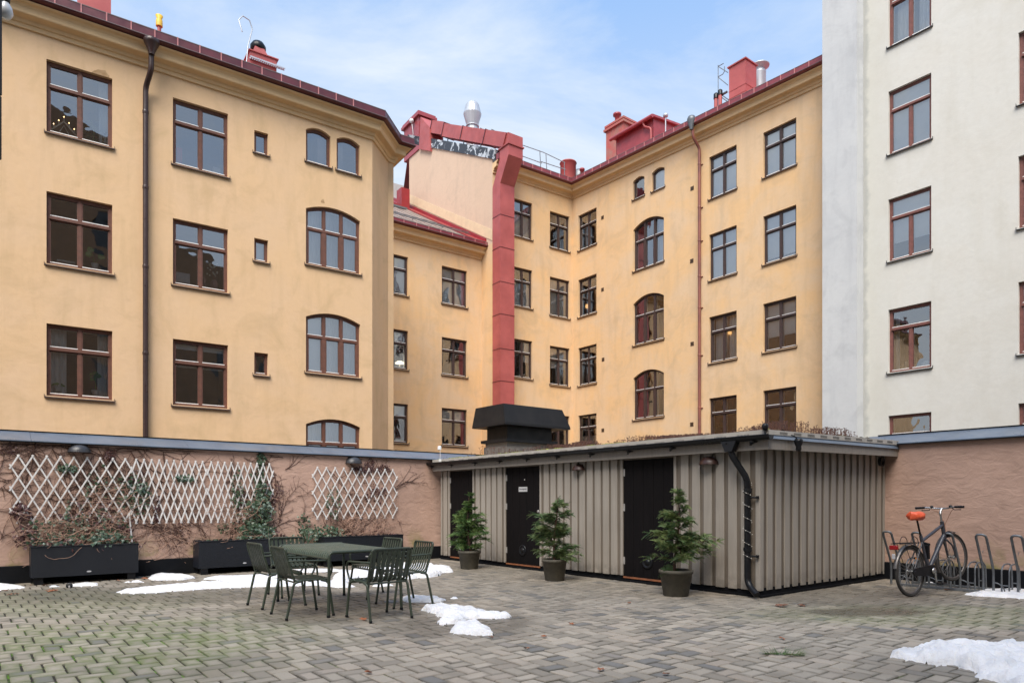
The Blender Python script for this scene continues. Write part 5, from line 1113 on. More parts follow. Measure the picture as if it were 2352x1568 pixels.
# ------------------------------------------------------------------ potted conifers
M_pot = paint('dark_clay_pot', (.062,.056,.044), (.095,.085,.062), 7, .8, bs=.15, bsc=30)
M_bark = paint('conifer_bark', (.09,.045,.03), (.05,.03,.02), 20, .9)
def confol(nm, c, c2, c3):
    m = NT(nm); k = m.rng(m.noise(6, 3), .4, .62); k2 = m.rng(m.noise(23, 2), .55, .75); return m.fin(m.mix(m.math('MULTIPLY', k2, .55), m.mix(k, c, c2), c3), .6, 0, None, .3)
M_con = [confol('conifer_green_a', (.05,.115,.035), (.13,.20,.06), (.17,.15,.05)), confol('conifer_green_b', (.062,.12,.05), (.15,.20,.08), (.19,.13,.06)), confol('conifer_green_c', (.055,.11,.042), (.15,.20,.07), (.22,.13,.07))]
def conifer(x, y, rr_, hpot, H, pts, label, plabel, seed, mt):
    r = random.Random(seed)
    p = thing('plant_pot', plabel, 'plant pot', T(x, y, 0), 'round dark clay pots by the shed')
    MB().lathe([(rr_*.70,0),(rr_*.74,.01),(rr_*.93,hpot*.86),(rr_*1.0,hpot*.87),(rr_*1.0,hpot),(rr_*.90,hpot),(rr_*.88,hpot*.85)], 32).build('pot', M_pot, p)
    MB().lathe([(0,hpot*.90),(rr_*.9,hpot*.88)], 20).build('soil', M_soil, p)
    t = thing('conifer', label, 'conifer', T(x, y, hpot*.88), 'small conifers in the pots')
    tr = MB(); lean = r.uniform(-.04,.04); Ht = H-hpot
    def trunk(z): return Vector((lean*z/Ht+.02*math.sin(z*5+seed), .015*math.cos(z*4), z))
    tr.tube([trunk(Ht*i/12) for i in range(13)], [.02*(1-i/13)+.003 for i in range(13)], 7)
    fo = MB()
    def frond(p, d, L, w):
        # one flat fan of scale-leaf twigs along direction d
        d = d.normalized(); up = Vector((0,0,1)); s_ = d.cross(up); s_ = s_.normalized() if s_.length > .1 else Vector((1,0,0)); nrm = s_.cross(d).normalized(); roll = r.gauss(0,.7); sd_ = s_*math.cos(roll)+nrm*math.sin(roll)
        n = max(5, int(L/.014)); 
        for i in range(n):
            f = i/n; c = p + d*(L*f) + Vector((0,0,-L*.28*f*f)); tl = w*(1-f*.75)*r.uniform(.7,1.15)
            for q in (-1, 1):
                e = (d*.75+sd_*q+Vector((0,0,r.uniform(-.25,.1)))).normalized(); b = c+e*tl; h_ = nrm*.002+d*.0042
                m1 = c+e*tl*.5; fo.add([c-h_*.6, m1-h_*1.15, b, m1+h_*1.15, c+h_*.6], [(0,1,2,3,4)])
                if tl > .03:
                    for g in (.35,.65):
                        cc = c+e*tl*g; ee = (e+d*.9*(1)).normalized(); bb = cc+ee*tl*.42; hh = h_*.85; fo.add([cc-hh, bb, cc+hh], [(0,1,2)])
                        ee = (e-d*.35).normalized(); bb = cc+ee*tl*.3; fo.add([cc-hh, bb, cc+hh], [(0,1,2)])
    for (zf_, a0, ln, nb) in pts:
        for k in range(max(2, int(nb*.85))):
            z = Ht*(zf_+r.uniform(-.09,.09)); a = a0+r.gauss(0,.45) if a0 is not None else r.uniform(0, 6.28); L = ln*r.uniform(.7,1.1); c = trunk(max(.0, z)); el_ = r.uniform(.25,.95)
            d = Vector((math.cos(a)*math.cos(el_), math.sin(a)*math.cos(el_), math.sin(el_))); m_ = 6; bp = [c+d*L*i/m_+Vector((0,0,-L*.30*(i/m_)**2)) for i in range(m_+1)]; tr.tube(bp, [.006*(1-i/m_)+.0018 for i in range(m_+1)], 4, False)
            for i in range(1, m_+1):
                for q in range(4):
                    aa = math.atan2(d.y, d.x)+r.gauss(0,.85); dd = Vector((math.cos(aa), math.sin(aa), r.uniform(-.45,.75))); frond(bp[i]+Vector((r.gauss(0,.01),r.gauss(0,.01),0)), dd, r.uniform(.08,.16)*min(1.15,.65+ln), r.uniform(.035,.06))
    for q in range(5): frond(trunk(Ht*(.86+.03*q)), Vector((r.gauss(0,.5), r.gauss(0,.3), 1)), .10, .028)
    tr.build('trunk', M_bark, t); tag(fo.build('foliage', mt, t), None); return t
g = G(1077, 1307); conifer(g.x, g.y+.14, .225, .355, 1.50, [(.05,None,.26,6),(.18,None,.42,11),(.32,None,.42,12),(.48,None,.34,11),(.62,None,.24,9),(.76,None,.17,8),(.88,None,.1,6),(.28,-.3,.38,4),(.2,3.3,.40,3)], 'slim green conifer in the pot beside the first shed door', 'dark clay pot farthest left, by the first shed door', 21, M_con[0])
g = G(1275, 1334); conifer(g.x, g.y+.14, .215, .355, 1.42, [(.08,-.4,.42,5),(.12,None,.30,8),(.30,None,.34,12),(.45,None,.33,11),(.58,3.0,.42,7),(.62,None,.26,8),(.76,None,.20,7),(.88,None,.1,5),(.35,3.3,.42,6),(.05,-.2,.40,5)], 'bushy lopsided conifer in the pot beside the labelled door', 'dark clay pot in the middle, by the labelled shed door', 22, M_con[1])
g = G(1558.5, 1370); conifer(g.x, g.y+.15, .235, .36, 1.52, [(.05,None,.24,7),(.20,None,.40,12),(.28,0.0,.62,7),(.38,None,.32,9),(.36,3.2,.40,5),(.52,None,.26,9),(.66,None,.23,8),(.78,None,.17,7),(.9,None,.1,5),(.22,.4,.55,5)], 'open-branched conifer with a long right-hand bough, nearest the shed corner', 'dark clay pot nearest the viewer, in front of the widest shed door', 23, M_con[2])
c = MB(); c.tube([(0,0,0),(-.07,.0,.14)], .008, 6); c.lathe([(.014,0),(.018,.05),(.008,.06)], 8, (-.075,0,.14)); g = G(1062, 1300); tag(c.build('garden_tool', M_badge, None, T(g.x-.05, g.y+.1, .33)), 'small pale-handled tool stuck in the left pot', 'tool')

# ------------------------------------------------------------------ bicycle
M_tyre = paint('black_tyre_rubber', (.02,.019,.018), (.03,.027,.025), 9, .75); M_rim = paint('grey_rim_metal', (.16,.15,.145), (.11,.10,.10), 9, .35, metal=.5)
M_bfr = paint('anthracite_bicycle_frame', (.045,.047,.06), (.035,.037,.05), 6, .38, spec=.6); M_chr = paint('brushed_bicycle_alloy', (.5,.5,.5), (.36,.36,.36), 12, .3, metal=.85)
M_orange = paint('orange_rain_cover', (.80,.13,.05), (.62,.08,.03), 14, .45, bs=.7, bsc=16); M_spoke = paint('dull_spoke', (.33,.31,.30), None, 9, .4, metal=.5)
M_tail = paint('red_reflector', (.30,.012,.015), None, 5, .2); M_amber = paint('amber_reflector', (.8,.28,.04), None, 5, .3)
bd_ = math.atan2(.51, .86); rc = Vector((5.47, 9.36, 0))
bk = thing('bicycle', 'dark grey city bicycle with an orange saddle cover leaning in the steel rack', 'bicycle', Matrix.Translation(rc) @ Matrix.Rotation(bd_, 4, 'Z') @ Matrix.Rotation(R(-2.0), 4, 'X'))
rw = Vector((0,0,.35)); fw = Vector((1.09,0,.50)); RR = .35
def wheel(c, parent, turn=0):
    Mw = Matrix.Translation(c) @ Matrix.Rotation(turn, 4, 'Z'); t = MB(); n = 44
    t.tube([Mw @ Vector((math.cos(2*math.pi*i/n)*(RR-.018), 0, math.sin(2*math.pi*i/n)*(RR-.018))) for i in range(n)], .019, 10, closed=True); ty = t.build('wheel', M_tyre, parent)
    t = MB(); t.tube([Mw @ Vector((math.cos(2*math.pi*i/n)*(RR-.045), 0, math.sin(2*math.pi*i/n)*(RR-.045))) for i in range(n)], .011, 8, closed=True); t.build('rim', M_rim, ty)
    t = MB()
    for i in range(32):
        a = 2*math.pi*i/32; sg = 1 if i % 2 else -1; b = a+(.9 if i % 4 < 2 else -.9); t.tube([Mw @ Vector((math.cos(b)*.025, sg*.03, math.sin(b)*.025)), Mw @ Vector((math.cos(a)*(RR-.05), 0, math.sin(a)*(RR-.05)))], .0014, 4, False)
    t.build('spokes', M_spoke, ty); t = MB(); t.tube([Mw @ Vector((0,-.05,0)), Mw @ Vector((0,.05,0))], .016, 10); t.tube([Mw @ Vector((0,-.036,0)), Mw @ Vector((0,-.03,0))], .032, 12); t.tube([Mw @ Vector((0,.036,0)), Mw @ Vector((0,.03,0))], .032, 12); t.build('hub', M_chr, ty); return ty
wheel(rw, bk); FT = R(-6); wheel(fw, bk, FT)
bb = Vector((.455,0,.335)); stt = Vector((.30,0,.80)); hd = Vector((.86,0,.985)); hdl = Vector((.905,0,.80))
c = MB(); c.tube([bb, stt, stt+(stt-bb).normalized()*.03], .020, 10); c.tube([stt+(0,0,-.06) if False else stt-Vector((-.01,0,.05)), hd-Vector((-.0,0,.02))], .022, 10); c.tube([bb, hdl+Vector((-.01,0,.02))], .030, 10); c.tube([hd+Vector((-.006,0,.035)), hdl-Vector((-.008,0,.03))], .026, 10)
for sg in (-1, 1): c.tube([rw+Vector((0,sg*.055,0)), bb+Vector((-.05,sg*.03,0)), bb], .010, 8); c.tube([rw+Vector((0,sg*.055,0)), stt+Vector((-.01,sg*.02,-.06))], .008, 8)
c.lathe([(.03,-.035),(.03,.035)], 14, (0,0,0), Matrix.Translation(bb) @ Matrix.Rotation(R(90), 4, 'X')); fo_ = c.build('frame', M_bfr, bk)
fc = bpy.data.curves.new('lettering', 'FONT'); fc.body = 'TREK'; fc.size = .045; fo = bpy.data.objects.new('tmp', fc); col.objects.link(fo); bpy.context.view_layer.update(); me = bpy.data.meshes.new_from_object(fo.evaluated_get(bpy.context.evaluated_depsgraph_get())); bpy.data.objects.remove(fo); me.materials.clear(); me.materials.append(M_badge)
dt = (hdl-bb).normalized(); place(me, 'lettering', fo_, Matrix.Translation(bb+dt*.2+Vector((.008,-.0255,-.015))) @ Matrix.Rotation(-math.atan2(dt.z, dt.x), 4, 'Y') @ Matrix.Rotation(R(90), 4, 'X'))
c = MB()
for sg in (-1, 1): c.tube(fillet([fw+Vector((0,sg*.055,0)), fw+(hdl-fw)*.55+Vector((.035,sg*.055,0)), hdl+Vector((.008,sg*.03,-.05))], .08), [.010]+[.013]*5+[.015] if False else .012, 8)
c.tube([hdl+Vector((.008,-.035,-.05)), hdl+Vector((.008,.035,-.05))], .016, 8); c.build('fork', M_bfr, bk)
c = MB(); sp_ = stt+(stt-bb).normalized()*.27; c.tube([stt, sp_], .013, 8); c.build('seatpost', M_black, bk)
sa = MB(); n, k = 18, 14; vs = []
for i in range(n+1):
    f = i/n; x = -.15+.28*f; wd = .105*math.sin(math.pi*min(1, f*.60+.24))*math.sqrt(max(.02, 1-(2*f-1)**8))
    for j in range(k+1):
        a = math.pi*2*j/k; wr_ = 1+.08*math.sin(5*a+9*f); zz_ = math.sin(a)*(.062 if math.sin(a) > 0 else .06)*wr_; vs.append((x, math.cos(a)*wd*wr_, zz_-.02*f+.02))
sa.add(vs, [(i*(k+1)+j, (i+1)*(k+1)+j, (i+1)*(k+1)+j+1, i*(k+1)+j+1) for i in range(n) for j in range(k)], True); sa.add([vs[j] for j in range(k)], [tuple(range(k))]); sa.add([vs[n*(k+1)+j] for j in range(k)], [tuple(range(k))])
sad = sa.build('saddle', M_orange, bk, Matrix.Translation(sp_+Vector((.0,0,.04))) @ Matrix.Rotation(R(-4), 4, 'Y')); sad['label'] = 'saddle under a crumpled orange rain cover'
hs = hd+Vector((-.012,0,.04)); tp = hs+Vector((-.03,0,.12)); hb = tp+Vector((.05,0,.06)); c = MB(); c.tube([hs, tp], .014, 8); c.tube([tp-Vector((0,0,.02)), tp+Vector((.02,0,.03)), hb], .017, 8); c.build('stem', M_chr, bk)
c = MB(); HW = .31; c.tube(fillet([hb+Vector((-.075,-HW,.015)), hb+Vector((-.05,-HW*.6,.02)), hb+Vector((0,-.05,0)), hb+Vector((0,.05,0)), hb+Vector((-.05,HW*.6,.02)), hb+Vector((-.075,HW,.015))], .06), .0115, 8); hbo = c.build('handlebar', M_chr, bk)
for sg in (-1, 1):
    c = MB(); c.tube([hb+Vector((-.058,sg*HW*.66,.018)), hb+Vector((-.078,sg*(HW+.02),.015))], [.016,.019], 10); c.build('grip', M_black, hbo); c = MB(); c.tube([hb+Vector((-.03,sg*.15,.01)), hb+Vector((.0,sg*.17,-.02)), hb+Vector((-.03,sg*.27,-.02))], .006, 6); c.lathe([(0,-.02),(.025,-.01),(.022,.015),(0,.025)], 10, tuple(hb+Vector((-.02,sg*.13,.025)))); c.build('brake_lever', M_black, hbo)
c = MB(); c.tube(fillet([hb+Vector((0,.15,-.01)), hb+Vector((.12,.1,-.05)), hb+Vector((.12,.02,-.25)), hdl+Vector((.03,.0,.02))], .15, 6), .0032, 5); c.tube(fillet([hb+Vector((0,-.15,-.01)), hb+Vector((.09,-.07,-.06)), hb+Vector((.05,0,-.25)), hdl+Vector((.0,.0,.05))], .15, 6), .0032, 5); c.build('brake_cable', M_thresh, bk)
c = MB(); c.lathe([(0,-.05),(.03,-.045),(.045,0),(.048,.03),(.04,.035),(0,.035)], 14, (0,0,0), Matrix.Translation(hdl+Vector((.10,0,.03))) @ Matrix.Rotation(R(80), 4, 'Y')); c.tube([hdl+Vector((.03,0,-.03)), hdl+Vector((.09,0,.0))], .007, 6); c.build('headlight', M_black, bk)
def fender(c0, a0, a1, turn, m, nm):
    Mw = Matrix.Translation(c0) @ Matrix.Rotation(turn, 4, 'Z'); f = MB(); n = 22; vs = []
    for i in range(n+1):
        a = R(a0+(a1-a0)*i/n)
        for q, rr2 in ((-.027,RR+.012),(-.017,RR+.022),(0,RR+.026),(.017,RR+.022),(.027,RR+.012)): vs.append(Mw @ Vector((math.cos(a)*rr2, q, math.sin(a)*rr2)))
    f.add(vs, [(i*5+j, i*5+j+1, (i+1)*5+j+1, (i+1)*5+j) for i in range(n) for j in range(4)], True)
    for a in (R(a0*.75+a1*.25), R(a1*.9+a0*.1)):
        for sg in (-1, 1): f.tube([Mw @ Vector((0,sg*.05,0)), Mw @ Vector((math.cos(a)*(RR+.012), sg*.026, math.sin(a)*(RR+.012)))], .003, 4)
    return f.build(nm, m, bk)
fender(rw, 20, 172, 0, M_rim, 'mudguard'); fender(fw, 70, 215, FT, M_rim, 'mudguard')
c = MB()
for y in (-.05,-.017,.017,.05): c.tube([(-.30,y,.74),(.14,y,.74),(.20,y*.5,.73)], .0045, 5)
for x in (-.28,-.12,.05): c.tube([(x,-.055,.74),(x,.055,.74)], .0045, 5)
for sg in (-1, 1): c.tube([(-.20,sg*.055,.735),(-.0,sg*.058,.36)], .0045, 5); c.tube(arc((-.0,sg*.075,.735), .09, 0, 180, 8), .005, 5); c.tube([(-.33,sg*.06,.735),(.14,sg*.06,.735)], .006, 5)
c.build('luggage_rack', M_black, bk)
MB().bbox(-.39, -.345, -.055, .055, .655, .715, .008).build('tail_light', M_tail, bk); MB().bbox(-.395, -.365, -.02, .02, .53, .60, .006).build('rear_reflector', M_badge, bk); MB().tube([(.12,-.02,.52),(.17,-.02,.51)], .012, 6).build('spoke_reflector', M_amber, bk)
c = MB(); c.extrude([(.0,-.062,.29),(.45,-.062,.26),(.53,-.062,.29),(.55,-.062,.35),(.51,-.062,.405),(.43,-.062,.42),(.0,-.062,.385),(-.03,-.062,.34)], (0,.014,0)); c.build('chain_guard', M_black, bk)
c = MB(); c.tube([bb+Vector((0,.085,0)), bb+Vector((-.035,.095,.17))], .011, 8); cl_ = c.build('crank', M_chr, bk); c = MB(); c.tube([bb+Vector((0,-.085,0)), bb+Vector((.035,-.095,-.17))], [.016,.011], 8); c.lathe([(.045,0),(.045,.01),(.02,.018),(0,.018)], 16, (0,0,0), Matrix.Translation(bb+Vector((0,-.075,0))) @ Matrix.Rotation(R(90), 4, 'X')); cr_ = c.build('crank', M_chr, bk)
MB().bbox(bb.x-.01, bb.x+.09, -.20, -.105, bb.z-.185, bb.z-.16, .005).build('pedal', M_black, cr_); MB().bbox(bb.x-.085, bb.x+.01, .105, .20, bb.z+.16, bb.z+.185, .005).build('pedal', M_black, cl_)
c = MB(); c.bbox(.41, .46, -.035, .035, .50, .70, .01); c.tube([(.435,-.04,.70),(.435,.04,.72)], .02, 8); c.build('folding_lock', M_black, bk)

# ------------------------------------------------------------------ bicycle rack (coordinates of the right wall)
rk = thing('bicycle_rack', 'galvanised steel bicycle rack with tall slanted hoops along the right pink wall', 'bicycle rack', RW.M)
r0 = RW.loc(G(2079, 1345.5)); r1 = RW.loc(G(2352, 1369)); yb = (r0.y+r1.y)/2
c = MB(); c.bbox(r0.x-.1, r0.x+3.2, yb-.02, yb+.02, .0, .04, .004); c.build('front_rail', M_zinc, rk); c = MB(); c.bbox(r0.x-.1, r0.x+3.2, yb+.44, yb+.47, .0, .035, .004); c.build('rear_rail', M_zinc, rk)
FRk = Fr(RW.o.x+RW.n.x*(yb-.3), RW.o.y+RW.n.y*(yb-.3), RW.d.x, RW.d.y)
hs_ = FRk.p(2187.7, 1228)[0]-.065; pitch = .415
hm = MB(); hw_ = .062
P = [(-hw_,0,.02),(-hw_,0,.36),(-hw_,-.27,.77),(-hw_+.01,-.30,.82),(hw_-.01,-.30,.82),(hw_,-.27,.77),(hw_,0,.36),(hw_,0,.02)]
hm.tube(fillet([(-hw_,0,.02),(-hw_,0,.34),(-hw_,-.31,.845),(hw_,-.31,.845),(hw_,0,.34),(hw_,.0,.02)], .10, 7), .0165, 10)
hm.tube(arc((0,-.215,.60), .018, 0, 330, 10, 'yz'), .003, 5)
hme = hm.mesh('tall_hoop', M_zinc); am = MB()
am.tube(fillet([(0,.0,.02),(0,.0,.36),(0,.10,.42),(0,.33,.42),(0,.43,.34),(0,.45,.02)], .12, 6), .0115, 8)
ame = am.mesh('wheel_hoop', M_zinc); lm = MB(); lm.tube(arc((0,0,.0), .13, 0, 90, 8, 'xz'), .009, 6); lme = lm.mesh('side_brace', M_zinc); xm_ = MB(); xm_.tube([(-.05,.0,.13),(.05,.0,.13)], .009, 6); xme = xm_.mesh('cross_tie', M_zinc)
for i in range(-2, 5):
    s = hs_+i*pitch; place(hme, 'tall_hoop', rk, T(s, yb, 0)); place(lme, 'side_brace', rk, T(s+hw_, yb+.02, .03))
    if i < 4:
        for q in (.16, .25): place(ame, 'wheel_hoop', rk, T(s+q, yb, 0))
        place(xme, 'cross_tie', rk, T(s+.205, yb+.45, 0)); place(xme, 'cross_tie', rk, T(s+.205, yb+.001, 0))

# ------------------------------------------------------------------ snow
def snowmat():
    m = NT('old_snow'); c = m.mix(m.rng(m.noise(5, 5), .45, .75), (.77,.77,.79), (.60,.61,.64)); c = m.mix(m.rng(m.noise(60, 2), .68, .78, 0, .5), c, (.35,.3,.26))
    f = m.fin(c, .6, 0, m.bump(m.noise(14, 6, .65), .9, .04), .3); m.b.inputs['Subsurface Weight'].default_value = .25; m.b.inputs['Subsurface Radius'].default_value = (.05,.06,.08); m.b.inputs['Subsurface Scale'].default_value = .3; return f
M_snow = snowmat()
def snow(pix, hmax, label, seed=1, res=.022, edge=.10, world=None):
    P = world or [G(x, y) for x, y in pix]; x0, x1 = min(p.x for p in P), max(p.x for p in P); y0, y1 = min(p.y for p in P), max(p.y for p in P); n = len(P)
    res = max(res, math.sqrt((x1-x0)*(y1-y0)/14000)); nx, ny = int((x1-x0)/res)+3, int((y1-y0)/res)+3; H = {}
    def inside(x, y):
        c = False
        for i in range(n):
            a, b = P[i], P[i-1]
            if (a.y > y) != (b.y > y) and x < (b.x-a.x)*(y-a.y)/(b.y-a.y)+a.x: c = not c
        return c
    def dist(x, y):
        d = 9
        for i in range(n):
            a, b = P[i], P[i-1]; dx, dy = b.x-a.x, b.y-a.y; t = max(0, min(1, ((x-a.x)*dx+(y-a.y)*dy)/(dx*dx+dy*dy+1e-9))); d = min(d, math.hypot(x-a.x-t*dx, y-a.y-t*dy))
        return d
    for i in range(-1, nx):
        for j in range(-1, ny):
            x, y = x0+i*res, y0+j*res; d = dist(x, y); d = d if inside(x, y) else -d
            d += .035*mnoise.noise(Vector((x*7, y*7, seed)))+.02*mnoise.noise(Vector((x*21, y*21, seed)))
            if d <= -.0: 
                if d > -res*1.5: H[(i,j)] = (x, y, -.012)
                continue
            k = min(1, d/edge); k = math.sqrt(max(0, 1-(1-k)**2)); q = mnoise.noise(Vector((x*2.3, y*2.3, seed+5)))*.5+.75+.35*mnoise.noise(Vector((x*8, y*8, seed+2)))+.15*mnoise.noise(Vector((x*22, y*22, seed)))
            H[(i,j)] = (x, y, max(.004, hmax*k*max(.18, q)))
    idx = {}; mb = MB(); vs = []
    for kk, v in H.items(): idx[kk] = len(vs); vs.append(v)
    mb.add(vs, [(idx[(i,j)], idx[(i+1,j)], idx[(i+1,j+1)], idx[(i,j+1)]) for (i,j) in H if (i+1,j) in H and (i+1,j+1) in H and (i,j+1) in H], True)
    return tag(mb.build('snow_patch', M_snow), label, 'snow', 'remnants of snow on the paving')
snow([(-60,1352),(-10,1354),(30,1352),(58,1349),(45,1344),(20,1341),(-20,1340),(-60,1339)], .03, 'flat snow strip cut by the left edge, beside the first planter')
snow([(157,1346),(228,1344),(222,1339),(200,1338),(165,1341)], .02, 'small flat snow strip in front of the first planter', 2)
snow([(115,1347),(134,1346),(128,1343),(118,1344)], .015, 'tiny leftmost of the two snow bits below the first planter', 3)
snow([(283,1337.5),(301,1337),(297,1334.5),(287,1335)], .015, 'tiny snow bit left of the long snow strip', 4)
snow([(303,1337),(327,1336),(320,1332),(306,1333)], .02, 'small snow bit beside the first planter foot', 5)
snow([(341,1329),(350,1332),(380,1331.5),(420,1331.5),(446,1327),(440,1322),(420,1319),(380,1318),(350,1321)], .045, 'oval snow patch between the first and middle planters', 6)
snow([(269,1360),(300,1362),(345,1361),(400,1357),(470,1352),(530,1349),(600,1347),(660,1345),(730,1344),(775,1349),(812,1347),(800,1342),(775,1338),(760,1334),(700,1332),(640,1331),(590,1332),(560,1334),(480,1338),(420,1343),(350,1348),(300,1353)], .05, 'long tapering snow strip running under the table chairs', 7)
snow([(465,1329),(500,1332),(560,1331),(620,1328),(650,1326),(640,1320),(600,1320),(560,1322),(520,1322),(490,1323)], .03, 'thin snow strip along the foot of the middle planter', 8)
snow([(640,1315),(700,1314),(760,1312),(800,1313),(802,1308),(760,1306),(700,1306),(650,1309)], .025, 'thin snow strip behind the table under the right planter', 9)
snow([(790,1345),(800,1334),(830,1328),(870,1330),(900,1329),(950,1329),(965,1326),(990,1325),(1010,1321),(1015,1315),(1040,1313),(1038,1309),(1000,1304),(960,1302),(920,1304),(880,1306),(840,1310),(800,1318),(770,1324),(760,1336)], .13, 'largest far snow heap behind the right chairs, near the first shed door', 10, .03, .22)
snow([(852,1346),(880,1347),(903,1344),(895,1339),(880,1338),(862,1340)], .02, 'small snow patch under the right chair', 11)
snow([(922,1377),(940,1382),(980,1383),(1015,1381),(1024,1377),(1005,1373),(975,1371),(945,1371),(928,1372)], .05, 'low snow ridge behind the near snow heap, by the rightmost chair legs', 12)
snow([(970,1400),(985,1406),(1008,1408),(1000,1413),(1030,1420),(1012,1424),(1003,1430),(1020,1434),(1050,1432),(1075,1420),(1110,1420),(1150,1420),(1176,1416),(1165,1411),(1130,1407),(1100,1402),(1075,1396),(1040,1392),(1010,1392),(990,1396)], .085, 'lumpy snow heap right of the table', 13, .02, .13)
snow([(1031,1452),(1055,1455),(1080,1456),(1110,1458),(1131,1457),(1128,1448),(1118,1440),(1095,1434),(1070,1434),(1052,1440)], .10, 'rounded snow lump nearest the viewer, in front of the lumpy heap', 14, .02, .12)
snow([(1035,1374),(1051,1375),(1047,1371),(1038,1371)], .025, 'tiny snow clod behind the lumpy heap', 15)
snow([(2043,1507),(2080,1514),(2130,1524),(2170,1528),(2190,1527),(2206,1534),(2230,1540),(2260,1550),(2240,1554),(2275,1562),(2300,1568),(2330,1590),(2430,1600),(2480,1540),(2400,1506),(2330,1494),(2260,1489),(2200,1486),(2150,1487),(2110,1491),(2080,1496),(2045,1497),(2070,1502)], .13, 'broad white snow heap in the bottom right corner', 16, .02, .20)
snow([(2216,1365),(2245,1368),(2300,1371),(2352,1374),(2420,1376),(2420,1358),(2352,1355),(2290,1355),(2255,1357),(2245,1361)], .06, 'snow strip under the bicycle rack at the right edge', 17)
snow([(2122,1341),(2144,1342),(2144,1337),(2126,1337)], .03, 'small snow patch under the bicycle rack behind the bicycle', 18)
snow([(0,0)]*3, .035, 'small white snow blob left in the right planter', 19, world=[LW.M @ Vector(p) for p in ((FPl.p(849,1238)[0]-.05,-.40,0),(FPl.p(849,1238)[0]+.06,-.40,0),(FPl.p(849,1238)[0]+.06,-.30,0),(FPl.p(849,1238)[0]-.05,-.30,0))]).location.z = .575

# ------------------------------------------------------------------ small things on the ground
M_lf = [paint('fallen_leaf_orange', (.34,.12,.05), (.2,.08,.04), 30, .8), paint('fallen_leaf_brown', (.20,.095,.055), (.13,.06,.04), 30, .8)]
def fleaf(x, y, label, big=1.0, k=0):
    r = random.Random(int(x*7+y)); g = G(x, y); mb = MB(); n = 10; vs = [(0,0,.012*big)]
    for i in range(n): a = 2*math.pi*i/n; q = (.045 if i % 2 else .022)*big*r.uniform(.7,1.2); vs.append((q*math.cos(a), q*math.sin(a), r.uniform(.002,.028)*big))
    mb.add(vs, [(0, 1+i, 1+(i+1) % n) for i in range(n)])
    if big > 1.2:
        for _ in range(2):
            o = Vector((r.uniform(-.05,.05), r.uniform(-.04,.04), 0)); mb.add([Vector(v)*.8+o for v in vs], [(0, 1+i, 1+(i+1) % n) for i in range(n)])
    tag(mb.build('fallen_leaf', M_lf[k], None, T(g.x, g.y, .002, r.uniform(0,6))), label, 'leaf', 'dry leaves lying on the paving')
FL = [(72,1345,'dry brown leaf nearest the left edge, beside the snow strip',1,1),(102,1346,'dry brown leaf on the paving between the first planter and the small snow bit',1.2,1),(118,1357,'curled orange leaf cluster in front of the first planter',1.4,0),(12,1357,'dry brown leaves at the left edge, just below the snow strip',1.2,1),(28,1366,'brown leaf clump lowest at the left edge',1.4,1),
  (331,1329,'reddish leaves beside the first planter foot, left of the oval snow',1.5,0),(270,1334,'brown leaf under the first planter right end',1.1,1),(835,1424,'bright orange leaf under the table',1.1,0),(1128,1484-20,'curled tan leaf in front of the near snow lump, to its right',.8,1),(1250,1464,'pale orange leaf in the open paving, right of the snow lump',1.0,0),(1312,1434,'curled orange leaf midway between the snow lump and the near pot',1.1,0),(1381,1540,'small orange leaf in the bottom middle of the paving',1.0,0),(1531,1550,'curled brown leaves in the bottom right of the middle paving',.9,1),
  (1797,1468,'orange leaf just above the green conifer sprig',1.1,0),(1795,1393,'brown leaf litter at the foot of the shed downpipe',1.7,1),(1840,1391,'brown leaf litter on the edge of the puddle',1.3,1),(2195,1354,'dry leaves caught under the rack, left of the snow',1.5,1),(2175,1356,'dry leaf under the bicycle pedal',1.1,1),(1445,1385,'tiny orange leaf in front of the widest shed door',.8,0),(846,1547,'orange leaf on the paving below the front chair',1.0,0),(1210,1600-110,'small tan leaf in the open paving centre',.7,0)]
for x, y, lb, b, k in FL: fleaf(x, y, lb, b, k)
g = G(1800, 1504); sp = MB(); r = random.Random(3)
for (ox, oy, a) in ((-.12,.02,2.9),(.12,-.03,-.3),(0,0,.1),(.05,-.02,-.4),(-.06,.01,2.6)):
    for i in range(46):
        b = a+r.gauss(0,.5); l = r.uniform(.04,.10); p = Vector((ox+r.gauss(0,.02), oy+r.gauss(0,.015), .008)); e = p+Vector((math.cos(b)*l, math.sin(b)*l, r.uniform(.0,.085))); q = Vector((-math.sin(b), math.cos(b), 0))*.002; sp.add([p-q, p+q, e], [(0,1,2)])
sp.tube([(-.15,.03,.01),(0,0,.014),(.16,-.04,.01)], .004, 5); tag(sp.build('conifer_sprig', M_con[0], None, T(g.x, g.y, 0)), 'green conifer sprig lying on the paving in front of the shed corner', 'sprig')
g = G(160, 1349); t = thing('ground_spotlight', 'small black garden spotlight lying in front of the first planter', 'lamp', T(g.x, g.y, .03, .4))
MB().lathe([(0,-.06),(.03,-.055),(.042,.0),(.045,.03),(.035,.035),(.0,.03)], 14, (0,0,0), Matrix.Rotation(R(75), 4, 'X')).build('lamp_head', M_black, t); MB().tube([(0,-.03,0),(.02,-.13,-.015)], .012, 8).build('spike', M_steel, t)
g = G(971, 1416); t = thing('drain_cover', 'round white-rimmed drain cover in the paving under the right chairs', 'drain', T(G(971,1416).x, G(971,1416).y, 0))
t.location = G(970.5, 1416.5)
bpy.data.objects.remove(t)
g = G(898.5, 1380.6); t = thing('drain_cover', 'small round drain cover in the paving between the table and the right chairs', 'drain', T(g.x, g.y, .003))
MB().lathe([(.0,.001),(.075,.001),(.08,.004),(.09,.004),(.095,0)], 24).build('ring', M_zinc, t); c = MB()
for i in range(7): c.box(-.06, .06, -.052+i*.016, -.046+i*.016, .0015, .004)
c.build('grate', M_badge, t)
